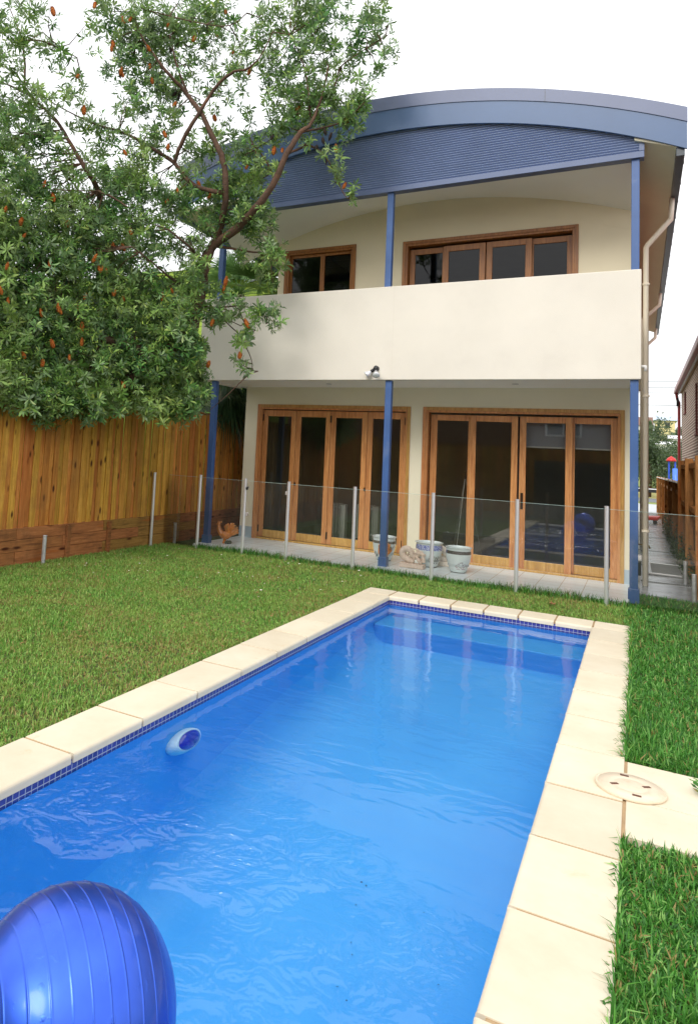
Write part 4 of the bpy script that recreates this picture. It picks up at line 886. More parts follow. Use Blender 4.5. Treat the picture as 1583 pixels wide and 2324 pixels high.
# ============================================================ BANKSIA TREE
BLOBS=[[-1.31,-4.11,7.7,0.355,0.35,35],[-1.2,-3.74,8.1,0.299,0.35,23],[-1.08,-3.61,7.51,0.299,0.35,18],[-1.26,-4.21,6.96,0.349,0.35,39],[-1.11,-3.92,6.57,0.322,0.35,29],[-1.17,-4.21,6.22,0.377,0.35,65],[-1.72,-4.3,6.75,0.386,0.35,55],[-1.75,-4.3,7.71,0.39,0.35,46],[-1.6,-4.3,5.8,0.444,0.35,100],[-1.21,-3.92,7.44,0.228,0.35,16],[-0.94,-3.36,7.33,0.202,0.35,7],[-0.89,-3.11,8.17,0.207,0.35,6],[-0.71,-2.74,8.56,0.389,0.35,58],[-0.39,-2.24,8.62,0.471,0.35,108],[-0.08,-1.8,8.63,0.48,0.35,108],[0.12,-1.49,9.16,0.451,0.35,78],[0.5,-1.29,9.01,0.375,0.35,45],[-0.51,-2.49,8.13,0.356,0.35,45],[-0.27,-2.11,8.16,0.362,0.35,58],[0.27,-1.36,8.48,0.413,0.35,54],[-0.59,-2.67,7.68,0.316,0.35,23],[0.83,-1.27,8.39,0.295,0.35,23],[1.31,-1.24,8.44,0.399,0.35,46],[1.92,-1.2,8.53,0.39,0.35,54],[2.44,-1.17,8.56,0.382,0.35,54],[2.25,-1.18,8.01,0.383,0.35,58],[2.82,-1.14,8.04,0.34,0.35,38],[3.15,-1.11,8.25,0.303,0.35,26],[3.31,-1.1,7.72,0.213,0.35,15],[3.11,-1.12,8.54,0.237,0.35,18],[1.77,-1.21,7.81,0.354,0.35,48],[2.7,-1.15,7.56,0.273,0.35,26],[1.44,-1.23,8.87,0.289,0.35,28],[2.06,-1.19,8.87,0.318,0.35,31],[1.34,-1.24,7.97,0.289,0.35,31],[3.4,-1.1,7.91,0.146,0.35,5],[3.18,-1.11,7.5,0.167,0.35,7],[2.06,-1.2,7.35,0.349,0.35,58],[2.47,-1.17,7.14,0.308,0.35,52],[2.8,-1.15,6.73,0.216,0.35,33],[1.72,-1.22,7.34,0.318,0.35,39],[1.81,-1.21,6.96,0.295,0.35,38],[2.15,-1.19,6.97,0.312,0.35,52],[2.92,-1.14,7.06,0.202,0.35,26],[3.06,-1.12,7.07,0.12,0.35,8],[1.56,-1.23,6.81,0.213,0.35,14],[0.08,-1.68,7.77,0.331,0.35,31],[0.7,-1.28,7.75,0.332,0.35,31],[0.89,-1.27,8.07,0.257,0.35,20],[0.35,-1.36,7.37,0.282,0.35,18],[-0.08,-1.93,7.49,0.363,0.35,51],[-0.31,-2.24,7.61,0.358,0.35,48],[-0.39,-2.42,7.09,0.353,0.35,45],[-0.06,-1.96,6.91,0.324,0.35,34],[0.6,-1.29,6.77,0.331,0.35,36],[1.1,-1.26,6.59,0.273,0.35,37],[0.26,-1.55,6.57,0.365,0.35,51],[-0.19,-2.21,6.42,0.354,0.35,51],[-0.5,-2.71,6.48,0.311,0.35,26],[1.36,-1.25,6.25,0.249,0.35,27],[1.15,-1.25,7.14,0.159,0.35,5],[0.89,-1.27,6.17,0.289,0.35,41],[-1.01,-3.67,6.63,0.295,0.35,26],[-0.86,-3.27,7.0,0.27,0.35,20],[-0.71,-3.05,6.58,0.305,0.35,23],[-0.97,-3.71,6.07,0.324,0.35,45],[-0.79,-3.36,5.87,0.297,0.35,31],[-1.09,-4.11,5.79,0.314,0.35,45],[-1.04,-4.11,5.39,0.312,0.35,51],[-0.92,-3.74,5.51,0.257,0.35,28],[-0.63,-2.99,6.1,0.203,0.35,9],[-0.29,-2.42,5.98,0.313,0.35,42],[-0.46,-2.74,5.82,0.274,0.35,28],[0.82,-1.28,5.95,0.326,0.35,47],[1.12,-1.26,5.54,0.357,0.35,64],[1.49,-1.24,5.22,0.294,0.35,41],[1.67,-1.23,4.85,0.208,0.35,20],[1.83,-1.22,4.62,0.124,0.35,7],[0.69,-1.29,5.44,0.254,0.35,27],[1.26,-1.25,5.9,0.285,0.35,36],[0.5,-1.3,5.84,0.293,0.35,46],[1.67,-1.23,6.07,0.154,0.35,6],[2.1,-1.2,6.51,0.111,0.35,4],[2.65,-1.16,6.15,0.148,0.35,9],[2.73,-1.15,5.97,0.148,0.35,8],[2.88,-1.14,5.6,0.106,0.35,7],[2.47,-1.17,6.32,0.095,0.35,3],[1.47,-1.24,5.58,0.141,0.35,5],[1.09,-1.27,4.75,0.17,0.35,13],[1.53,-1.24,4.64,0.167,0.35,11],[1.62,-1.24,4.35,0.152,0.35,9],[1.33,-1.25,4.66,0.098,0.35,3],[0.77,-1.29,4.22,0.215,0.35,23],[1.1,-1.27,4.02,0.155,0.35,11],[0.67,-1.3,3.86,0.229,0.35,30],[0.89,-1.28,3.83,0.177,0.35,16],[1.46,-1.25,3.81,0.18,0.35,19],[1.68,-1.23,3.87,0.151,0.35,12],[1.76,-1.23,3.66,0.103,0.35,5],[1.22,-1.26,3.48,0.14,0.35,12],[1.36,-1.25,3.62,0.097,0.35,4],[1.13,-1.27,3.11,0.063,0.35,2],[1.26,-1.26,3.01,0.097,0.35,5],[1.34,-1.26,2.89,0.055,0.35,2],[-1.49,-4.3,5.18,0.276,0.55,30],[-1.05,-4.25,5.13,0.271,0.55,30],[-0.95,-3.88,5.33,0.279,0.55,30],[-0.86,-3.65,5.28,0.283,0.55,30],[-0.72,-3.29,5.49,0.29,0.55,30],[-0.5,-2.85,5.58,0.298,0.55,30],[-0.34,-2.55,5.66,0.303,0.55,52],[-0.17,-2.25,5.8,0.308,0.55,52],[0.05,-1.93,5.76,0.313,0.55,35],[0.26,-1.62,5.86,0.318,0.55,35],[-1.36,-4.3,4.93,0.274,0.55,30],[-1.0,-4.19,4.84,0.271,0.55,52],[-0.93,-3.93,5.01,0.277,0.55,30],[-0.78,-3.52,5.06,0.285,0.55,52],[-0.64,-3.22,5.07,0.29,0.55,52],[-0.49,-2.89,5.15,0.296,0.55,52],[-0.34,-2.62,5.25,0.301,0.55,52],[-0.15,-2.28,5.31,0.306,0.55,35],[0.09,-1.89,5.55,0.313,0.55,35],[0.24,-1.68,5.58,0.316,0.55,35],[-1.25,-4.3,4.56,0.271,0.55,52],[-0.97,-4.21,4.58,0.27,0.55,52],[-0.88,-3.9,4.65,0.276,0.55,52],[-0.77,-3.6,4.7,0.282,0.55,52],[-0.62,-3.24,4.74,0.288,0.55,52],[-0.46,-2.9,4.82,0.295,0.55,52],[-0.27,-2.55,4.89,0.301,0.55,52],[-0.11,-2.25,5.1,0.306,0.55,35],[0.13,-1.9,5.04,0.311,0.55,15],[0.35,-1.56,5.19,0.316,0.55,15],[-1.27,-4.3,4.29,0.271,0.55,52],[-0.92,-4.17,4.24,0.269,0.55,52],[-0.86,-3.93,4.38,0.274,0.55,52],[-0.7,-3.52,4.33,0.282,0.55,52],[-0.62,-3.31,4.41,0.286,0.55,52],[-0.46,-2.94,4.6,0.293,0.55,52],[-0.29,-2.63,4.57,0.298,0.55,52],[-0.06,-2.22,4.79,0.305,0.55,52],[0.12,-1.93,4.85,0.31,0.55,15],[0.35,-1.59,4.87,0.315,0.55,15],[-1.18,-4.3,3.87,0.269,0.55,52],[-0.89,-4.22,3.86,0.266,0.55,52],[-0.83,-3.93,4.07,0.273,0.55,52],[-0.7,-3.56,4.16,0.28,0.55,52],[-0.59,-3.29,4.16,0.285,0.55,52],[-0.41,-2.91,4.28,0.292,0.55,52],[-0.28,-2.67,4.21,0.296,0.55,52],[-0.07,-2.3,4.27,0.302,0.55,52],[0.18,-1.89,4.45,0.309,0.55,15],[0.35,-1.63,4.48,0.313,0.55,15],[-1.2,-4.3,3.63,0.268,0.55,52],[-0.86,-4.22,3.62,0.266,0.55,52],[-0.76,-3.83,3.71,0.273,0.55,52],[-0.67,-3.58,3.73,0.278,0.55,52],[-0.56,-3.29,3.86,0.284,0.55,52],[-0.35,-2.85,3.9,0.292,0.55,52],[-0.22,-2.59,4.04,0.297,0.55,52],[-0.04,-2.29,4.0,0.301,0.55,52],[0.12,-2.02,4.04,0.306,0.55,52],[0.39,-1.6,4.21,0.312,0.55,40],[-1.17,-4.3,3.35,0.267,0.55,52],[-0.83,-4.2,3.37,0.265,0.55,52],[-0.73,-3.87,3.37,0.271,0.55,52],[-0.67,-3.65,3.51,0.276,0.55,52],[-0.49,-3.22,3.45,0.284,0.55,52],[-0.37,-2.96,3.57,0.289,0.55,52],[-0.18,-2.59,3.66,0.295,0.55,52],[-0.02,-2.29,3.71,0.3,0.55,52],[0.18,-1.97,3.71,0.305,0.55,52],[0.38,-1.66,3.8,0.31,0.55,40],[-1.11,-4.3,3.12,0.266,0.55,52],[-0.79,-4.21,3.02,0.263,0.55,27],[-0.72,-3.93,3.14,0.269,0.55,52],[-0.59,-3.53,3.2,0.277,0.55,52],[-0.49,-3.3,3.2,0.281,0.55,52],[-0.32,-2.9,3.32,0.289,0.55,52],[-0.18,-2.63,3.32,0.293,0.55,52],[0.05,-2.23,3.37,0.3,0.55,52],[0.25,-1.9,3.46,0.305,0.55,52],[0.42,-1.65,3.42,0.309,0.55,52],[-1.04,-4.3,2.76,0.264,0.55,27],[-0.78,-4.27,2.81,0.261,0.55,27],[-0.68,-3.9,2.85,0.269,0.55,52],[-0.55,-3.53,2.8,0.276,0.55,52],[-0.47,-3.3,2.92,0.28,0.55,52],[-0.27,-2.88,2.92,0.288,0.55,52],[-0.11,-2.55,3.01,0.293,0.55,52],[0.01,-2.33,3.04,0.297,0.55,52],[0.27,-1.91,3.1,0.304,0.55,52],[0.44,-1.65,3.11,0.308,0.55,52],[-1.1,-4.3,2.48,0.264,0.55,27],[-0.72,-4.16,2.53,0.262,0.55,27],[-0.66,-3.97,2.43,0.266,0.55,27],[-0.51,-3.52,2.48,0.275,0.55,52],[-0.41,-3.26,2.51,0.279,0.55,52],[-0.24,-2.86,2.67,0.287,0.55,52],[-0.08,-2.56,2.6,0.292,0.55,52],[0.09,-2.25,2.69,0.297,0.55,52],[0.25,-1.98,2.75,0.302,0.55,52],[0.45,-1.67,2.83,0.307,0.55,52],[-1.03,-4.3,2.21,0.262,0.55,25],[-0.69,-4.18,2.25,0.261,0.55,52],[-0.59,-3.84,2.19,0.267,0.55,52],[-0.48,-3.51,2.19,0.274,0.55,52],[-0.35,-3.19,2.27,0.28,0.55,52],[-0.27,-3.0,2.26,0.283,0.55,52],[-0.1,-2.65,2.36,0.29,0.55,52],[0.12,-2.25,2.37,0.296,0.55,52],[0.29,-1.96,2.32,0.3,0.55,52],[0.51,-1.61,2.46,0.306,0.55,52],[-0.54,-3.74,2.08,0.183,0.35,23],[-0.42,-3.36,2.2,0.157,0.35,14],[-0.64,-4.05,2.11,0.149,0.35,12],[-0.49,-3.61,1.93,0.086,0.35,4],[-0.1,-2.67,2.2,0.118,0.35,5],[0.13,-2.24,2.27,0.148,0.35,12],[0.4,-1.8,2.34,0.207,0.35,29],[0.55,-1.55,2.54,0.244,0.35,39],[0.59,-1.46,2.87,0.176,0.35,20],[0.49,-1.68,2.15,0.111,0.35,5],[0.29,-1.99,2.12,0.082,0.35,3],[0.67,-1.36,2.67,0.113,0.35,7],[-0.7,-4.24,2.24,0.147,0.35,12],[0.69,-1.36,2.31,0.084,0.35,2],[-0.25,-3.02,2.01,0.09,0.35,3],[-0.33,-3.14,2.19,0.089,0.35,3],[0.66,-1.9,4.2,0.219,0.35,33],[0.65,-1.77,4.58,0.167,0.35,17],[0.64,-1.96,3.83,0.231,0.35,37],[0.57,-1.66,4.9,0.155,0.35,11],[0.56,-2.04,3.41,0.244,0.35,42],[0.41,-2.35,2.96,0.238,0.35,42],[0.63,-1.75,3.18,0.207,0.35,29],[0.83,-1.49,5.07,0.141,0.35,6],[0.58,-1.62,5.2,0.184,0.35,17],[1.19,-1.36,5.36,0.239,0.35,33]]
LIMBS=[[[-0.94,-2.1,1.73,0.2],[-0.73,-2.3,2.25,0.17],[-0.11,-2.4,2.59,0.15],[0.22,-2.1,3.03,0.135],[0.52,-1.8,3.52,0.12],[0.59,-1.6,4.16,0.1],[0.56,-1.5,4.66,0.09],[0.66,-1.4,4.99,0.078],[1.16,-1.5,5.21,0.066],[1.59,-1.65,5.47,0.055],[1.89,-1.7,5.8,0.05],[2.04,-1.7,6.16,0.045],[2.23,-1.6,6.53,0.036],[2.34,-1.5,6.69,0.026],[2.45,-1.4,7.13,0.018],[2.54,-1.4,7.61,0.012]],[[0.66,-1.4,4.99,0.06],[0.85,-1.5,5.36,0.055],[1.02,-1.7,5.7,0.05],[0.99,-1.8,6.21,0.046],[0.82,-1.9,6.62,0.042],[0.66,-2.0,6.96,0.04],[0.42,-2.0,7.26,0.036],[0.32,-2.1,7.41,0.03],[0.18,-2.3,7.58,0.026],[-0.01,-2.4,7.84,0.022],[-0.24,-2.5,8.2,0.014],[-0.46,-2.5,8.71,0.008]],[[0.2,-2.0,6.2,0.03],[0.31,-2.05,6.4,0.032],[0.49,-2.1,6.63,0.032],[0.66,-2.05,6.94,0.03],[0.8,-2.0,7.21,0.028],[0.98,-2.0,7.39,0.025],[1.22,-2.0,7.51,0.022],[1.45,-2.0,7.5,0.017],[1.67,-2.0,7.64,0.01],[1.88,-2.0,8.01,0.007]],[[1.02,-1.7,5.7,0.04],[0.54,-1.9,5.84,0.035],[0.2,-2.0,6.22,0.032],[-0.04,-2.2,6.39,0.03],[-0.45,-2.5,6.62,0.022],[-0.73,-2.8,6.67,0.017],[-1.24,-3.0,6.92,0.01],[-1.53,-3.3,7.1,0.007]],[[-0.27,-2.2,2.61,0.11],[-0.47,-2.0,3.17,0.09],[-0.79,-2.0,3.9,0.07],[-0.83,-2.2,4.89,0.055],[-0.54,-2.9,5.53,0.04],[-0.55,-3.2,5.78,0.036],[-0.79,-3.3,6.17,0.03],[-1.11,-3.3,6.58,0.026],[-1.36,-3.4,6.83,0.02],[-1.61,-3.5,7.05,0.016],[-2.11,-3.6,7.29,0.01]],[[-1.36,-3.4,6.83,0.018],[-1.73,-3.4,7.16,0.018],[-1.8,-3.4,7.58,0.018],[-1.74,-3.5,7.89,0.017],[-1.48,-3.4,7.92,0.014],[-1.03,-3.4,7.67,0.012],[-0.7,-3.4,7.46,0.007]],[[-1.74,-3.5,7.89,0.014],[-1.94,-3.5,8.22,0.01],[-2.19,-3.5,8.66,0.007]],[[0.22,-2.1,3.03,0.09],[0.04,-2.5,3.15,0.08],[-0.22,-2.9,3.24,0.065],[-0.52,-3.3,3.49,0.04],[-0.65,-3.8,3.59,0.03],[-0.95,-4.1,3.79,0.02]],[[1.78,-1.2,6.41,0.022],[1.97,-1.2,6.46,0.02],[2.17,-1.1,6.53,0.018],[2.38,-1.0,6.36,0.015],[2.55,-1.0,6.08,0.012],[2.69,-1.0,5.76,0.009],[2.79,-1.0,5.62,0.006]],[[2.08,-1.3,6.69,0.02],[2.43,-1.3,6.69,0.015],[2.79,-1.3,6.73,0.011],[3.06,-1.3,6.92,0.007]],[[1.62,-1.2,6.02,0.02],[1.46,-1.3,6.36,0.016],[1.3,-1.4,6.57,0.01]],[[2.24,-1.3,6.8,0.02],[2.23,-1.4,7.18,0.014],[2.13,-1.4,7.7,0.011],[1.87,-1.4,8.28,0.007]],[[2.52,-1.3,7.1,0.014],[2.65,-1.3,7.42,0.013],[2.71,-1.3,7.62,0.011],[3.06,-1.2,7.87,0.008],[3.4,-1.2,8.0,0.005]],[[0.54,-1.5,4.01,0.035],[0.5,-1.1,4.02,0.02],[0.61,-0.8,4.1,0.014],[0.78,-0.7,4.13,0.011],[1.07,-0.7,4.07,0.009],[1.27,-0.7,3.95,0.007],[1.33,-0.7,3.8,0.005]],[[0.58,-0.95,4.06,0.012],[0.75,-0.8,3.98,0.009],[0.95,-0.8,3.85,0.008],[1.03,-0.8,3.61,0.006]],[[0.48,-1.0,4.04,0.012],[0.65,-0.8,3.81,0.01],[0.9,-0.8,3.6,0.009],[1.04,-0.8,3.38,0.008],[1.15,-0.8,3.16,0.006],[1.16,-0.8,3.0,0.005]],[[0.66,-1.4,4.99,0.03],[1.17,-1.2,4.9,0.015],[1.55,-1.0,4.88,0.01]],[[-0.26,-3.2,5.39,0.02],[-0.03,-3.1,5.28,0.015],[0.15,-3.0,5.16,0.01]],[[0.59,-1.6,4.16,0.03],[0.39,-2.0,4.26,0.02],[0.32,-2.5,4.42,0.012],[0.28,-3.0,4.55,0.008]],[[0.56,-1.5,4.66,0.03],[0.6,-2.0,4.8,0.02],[0.45,-2.4,4.98,0.012]],[[-0.22,-2.9,3.24,0.03],[-0.47,-2.9,2.7,0.018],[-0.5,-3.1,2.29,0.01],[-0.45,-3.1,2.16,0.006]],[[-0.28,-2.5,8.66,0.01],[0.93,-2.0,8.33,0.008],[1.4,-2.0,8.42,0.008]],[[0.42,-2.0,7.26,0.022],[0.21,-2.1,7.79,0.016],[0.1,-2.2,8.28,0.01]]]
SPIKES=[[-0.79,-3.83,7.89],[-0.36,-2.98,7.77],[-0.37,-3.02,7.67],[-0.06,-2.47,7.9],[-0.27,-2.89,7.34],[-0.24,-2.85,7.32],[-0.56,-3.5,7.06],[-0.28,-2.77,8.28],[-0.31,-2.84,8.22],[0.06,-2.23,8.41],[-0.56,-3.26,8.29],[0.81,-1.4,8.22],[0.5,-1.41,8.59],[2.08,-1.31,8.0],[0.22,-2.14,7.08],[-0.04,-2.47,7.61],[0.01,-2.44,7.36],[-0.46,-3.41,6.5],[0.19,-2.24,6.54],[0.22,-2.23,6.33],[2.0,-1.32,7.05],[2.83,-1.27,6.71],[1.64,-1.35,6.37],[1.39,-1.37,6.36],[1.17,-1.38,6.2],[1.79,-1.34,6.39],[2.68,-1.28,6.26],[0.82,-1.4,6.22],[0.56,-1.77,5.82],[0.36,-2.09,5.67],[0.66,-1.65,5.68],[0.27,-2.25,5.46],[-0.49,-3.83,5.04],[-0.56,-3.99,5.2],[-0.59,-4.32,4.56],[-0.66,-4.53,4.68],[0.04,-2.73,4.85],[0.01,-2.82,4.56],[-0.07,-2.98,4.57],[-0.41,-3.9,4.08],[-0.12,-3.17,4.15],[-0.38,-3.63,4.72],[2.81,-1.27,5.68],[0.32,-1.87,8.31],[0.62,-1.41,8.97],[1.12,-1.38,7.8],[0.57,-1.42,7.1],[-0.11,-2.8,6.07],[-0.59,-4.31,4.55],[-0.41,-3.91,4.07],[-0.12,-3.16,4.16],[-0.09,-3.08,4.17],[-0.56,-4.51,3.89],[-0.53,-4.57,3.54],[-0.5,-4.48,3.44],[-0.37,-4.0,3.35],[-0.3,-3.77,3.46],[-0.28,-3.73,3.44],[-0.2,-3.48,3.53],[-0.01,-2.99,3.84],[0.07,-2.85,3.77],[0.01,-2.83,4.56],[0.04,-2.74,4.83],[-0.08,-2.99,4.56],[-0.19,-3.4,3.71],[0.37,-2.27,3.96],[0.37,-2.3,3.87],[0.45,-2.15,4.04],[0.92,-1.41,4.29],[0.91,-1.41,4.17],[-0.15,-3.43,3.24],[-0.14,-3.44,3.03],[-0.27,-3.84,2.95],[0.19,-2.83,2.51],[0.83,-1.61,3.61],[1.39,-1.38,3.6],[0.84,-1.66,2.95],[1.25,-1.39,3.12],[-0.18,-3.61,2.81],[-0.37,-4.24,2.75],[-0.29,-4.0,2.67],[-0.19,-3.29,4.28],[-0.56,-4.28,4.39]]
CONES=[[0.04,-2.06,7.47],[0.12,-1.94,7.46],[0.15,-1.91,7.44],[2.48,-1.32,6.66],[2.6,-1.31,6.58],[2.46,-1.32,6.52],[2.38,-1.33,6.4],[2.27,-1.33,7.21],[1.64,-1.38,6.69],[0.54,-1.45,7.55],[-0.0,-2.04,8.21],[0.1,-1.88,8.32],[-0.32,-2.54,7.99],[-0.1,-2.25,7.57],[-0.25,-2.42,8.07],[-0.41,-2.75,7.53]]

bt = empty('banksia_tree', (-1.1, -2.1, 0), 'old banksia tree with orange flower spikes overhanging the lawn and fence on the left', 'tree')
def smooth_path(pts):
    P = [Vector(p[:3]) for p in pts]; r = [p[3] for p in pts]; Q = []; rr = []
    for i in range(len(P)-1):
        p0 = P[max(i-1, 0)]; p1 = P[i]; p2 = P[i+1]; p3 = P[min(i+2, len(P)-1)]; 
        for k in range(5):
            t_ = k/5; Q.append(.5*((2*p1)+(-p0+p2)*t_+(2*p0-5*p1+4*p2-p3)*t_*t_+(-p0+3*p1-3*p2+p3)*t_**3)+Vector((random.gauss(0, 1), random.gauss(0, 1), random.gauss(0, 1)))*r[i]*.10); rr.append((r[i]*(1-t_)+r[i+1]*t_)*random.uniform(.93, 1.07))
    Q.append(P[-1]); rr.append(r[-1]); return Q, rr
mt = MB(); L0 = [tuple([-1.25, -1.7, -.1, .26])]+[tuple(q) for q in LIMBS[0]]
Q, rr = smooth_path([(-1.05, -1.6, -.1, .27), (-1.15, -1.9, 1.2, .24), (-1.25, -2.05, 2.05, .21)]+[tuple(q) for q in LIMBS[0][1:]]); mt.tube(Q, rr, 14); mt.build('trunk', M['trunk'], bt, smooth=True)
tips = []
for Lb in LIMBS[1:]:
    m = MB(); Q, rr = smooth_path(Lb); m.tube(Q, rr, 9); m.build('limb', M['trunk'], bt, smooth=True); tips += Q
tips += smooth_path(LIMBS[0])[0][10:]
tipA = np.array([tuple(t_) for t_ in tips])
# twigs from the limbs to the leaf clumps
m = MB()
for (x, y, z, r, sp, n) in BLOBS:
    for q in range(2 if n > 25 else 1):
        c = np.array([x, y, z])+rng.normal(0, r*.35, 3); i = np.argmin(((tipA-c)**2).sum(1)); a = Vector(tipA[i]); b_ = Vector(c)
        if (a-b_).length > 1.6: continue
        mid = (a+b_)/2+Vector((random.gauss(0, .06), random.gauss(0, .06), random.gauss(.03, .06))); m.tube([a, mid, b_], [.011, .008, .004], 5, cap=False)
m.build('twigs', M['trunk'], bt, smooth=True)['kind'] = 'stuff'
V = []; F = []; nv = 0
wc = []
for (x, y, z, r, sp, n) in BLOBS:
    p = rng.normal(0, 1, (n, 3)); p /= np.linalg.norm(p, axis=1)[:, None]; p *= (rng.random(n)**.45)[:, None]*r
    view = np.array(fw); p += view[None]*(rng.uniform(-1, 1, n)*sp)[:, None]; p += np.array([x, y, z]); 
    # stay clear of the house front
    lim = np.where(p[:, 2] > 5.6, -.38, -.20); over = (p[:, 0] > -.5) & (p[:, 1] > lim); p[over, 1] = lim[over]-rng.uniform(0, .2, over.sum())
    wc.append(p)
wc = np.concatenate(wc); nw = len(wc)
camp = np.array([6.6581, -10.8027, 1.7])
K_ = 12
ax = rng.normal(0, 1, (nw, 3))+np.array([.15, -.3, .55]); ax /= np.linalg.norm(ax, axis=1)[:, None]
u = np.cross(ax, rng.normal(0, 1, (nw, 3))); u /= np.linalg.norm(u, axis=1)[:, None]; w = np.cross(ax, u)
ln0 = rng.uniform(.075, .125, nw)
axr = np.repeat(ax, K_, 0); ur = np.repeat(u, K_, 0); wr_ = np.repeat(w, K_, 0); n2 = nw*K_
a = np.tile(np.arange(K_)*2.4, nw)+rng.normal(0, .2, n2); el = rng.uniform(-.2, .9, n2)
d = (ur*np.cos(a)[:, None]+wr_*np.sin(a)[:, None])*np.cos(el)[:, None]+axr*np.sin(el)[:, None]; s = np.cross(d, axr); s /= np.linalg.norm(s, axis=1)[:, None]+1e-9; nrm = np.cross(s, d)
ln = (np.repeat(ln0, K_)*rng.uniform(.7, 1.15, n2))[:, None]; hw = ln*rng.uniform(.11, .165, (n2, 1)); b0 = np.repeat(wc, K_, 0)+d*.012+axr*rng.uniform(-.04, .025, (n2, 1))
V = np.stack([b0-s*hw*.25, b0+s*hw*.25, b0+d*ln*.62+s*hw+nrm*.006, b0+d*ln*.62-s*hw+nrm*.006, b0+d*ln-nrm*ln*.1+s*hw*.45, b0+d*ln-nrm*ln*.1-s*hw*.45], 1)
bi = (np.arange(n2)*6)[:, None]; F = np.concatenate([bi+np.array([[0, 1, 2, 3]]), bi+np.array([[3, 2, 4, 5]])], 1).reshape(-1, 4)
npmesh('crown', V, F, M['banksia'], bt)
# flower spikes and old cones
def spike_mesh(name, mat, r, h, fuzz):
    b = MB(); n = 20; prof = [(.001, 0)]+[(r*math.sin(math.pi*min(1, (i+.6)/9))**.45 if i < 9 else r*.2, h*i/9) for i in range(10)]+[(.001, h*1.02)]; b.lathe(prof, 14)
    for i in range(fuzz):
        a = random.uniform(0, 6.28); z = random.uniform(.05, .97)*h; rr_ = r*(math.sin(math.pi*min(1, (z/h*9+.6)/9.6))**.45); d = Vector((math.cos(a), math.sin(a), random.uniform(-.1, .5))).normalized(); p = Vector((math.cos(a)*rr_*.8, math.sin(a)*rr_*.8, z)); s = Vector((-d.y, d.x, 0))*.0022
        b.add([p-s, p+s, p+d*.014+s*.5, p+d*.014-s*.5], [(0, 1, 2, 3)])
    me = bpy.data.meshes.new(name); me.from_pydata(b.v, [], b.f); me.materials.append(mat); me.polygons.foreach_set('use_smooth', [True]*len(me.polygons)); return me
sm_ = spike_mesh('flower_spike', M['spike'], .032, .14, 420); cm_ = spike_mesh('seed_cone', M['cone'], .026, .12, 160)
for i, p in enumerate(SPIKES):
    o = bpy.data.objects.new('flower_spike', sm_); COL.objects.link(o); o.parent = bt; o.matrix_parent_inverse = Matrix.Translation(-Vector(bt.location)); o.location = p; s = random.uniform(.65, 1.05)
    o.scale = (s, s, s*random.uniform(.8, 1.2)); o.rotation_euler = (random.uniform(-.5, .5), random.uniform(-.5, .5), random.uniform(0, 6))
for p in CONES:
    o = bpy.data.objects.new('seed_cone', cm_); COL.objects.link(o); o.parent = bt; o.matrix_parent_inverse = Matrix.Translation(-Vector(bt.location)); o.location = p; o.scale = (.9, .9, 1.05); o.rotation_euler = (random.uniform(2.2, 3.6), random.uniform(-.5, .5), 0)

# ============================================================ PALMS BEHIND THE FENCE
def palm(x, y, z, fr, L_, label, droop, up0=(.2, 1.2), group='palms behind the fence', mt_='palm'):
    e = empty('palm_tree', (x, y, 0), label, 'palm', group); m = MB(); m.tube([(x+.05, y, -.1), (x, y, z*.5), (x, y, z)], [.13, .11, .12], 12); m.build('trunk', M['palm_trunk'], e, smooth=True)
    V = []; F = []; nv = 0; ms = MB()
    for k in range(fr):
        a = k*2.4; el = random.uniform(*up0); d = Vector((math.cos(a)*math.cos(el), math.sin(a)*math.cos(el), math.sin(el))); stem = L_*.45*random.uniform(.8, 1.2); tip = Vector((x, y, z))+d*stem; ms.tube([Vector((x, y, z)), Vector((x, y, z))+d*stem*.5+Vector((0, 0, .02)), tip], [.012, .009, .007], 5)
        s = d.cross(Vector((0, 0, 1))).normalized(); n_ = s.cross(d)
        for q in range(26):
            t_ = -1.35+2.7*q/25; dd = (d*math.cos(t_)+s*math.sin(t_)).normalized(); ln = L_*.6*random.uniform(.85, 1.05)*(1-.15*abs(t_)); w = .016; sw = dd.cross(n_).normalized()*w; p = tip
            g = droop*random.uniform(.7, 1.2)
            pts = [p, p+dd*ln*.5-Vector((0, 0, g*ln*.12)), p+dd*ln*.9-Vector((0, 0, g*ln*.5))]
            V += [pts[0]-sw*.3, pts[0]+sw*.3, pts[1]+sw, pts[1]-sw, pts[2]+sw*.15, pts[2]-sw*.15]; F += [(nv, nv+1, nv+2, nv+3), (nv+3, nv+2, nv+4, nv+5)]; nv += 6
    ms.build('frond_stems', M[mt_], e); npmesh('fronds', np.array([tuple(v) for v in V]), np.array(F), M[mt_], e)
palm(-1.2, 2.7, 5.2, 30, 1.25, 'bright green fan palm rising above the parapet left end', .5, (.1, 1.3))
palm(-1.0, 1.75, 3.0, 40, 1.1, 'darker drooping fan palm in the gap behind the left blue post', 1.7, (-1.0, .5), mt_='palm_dark')

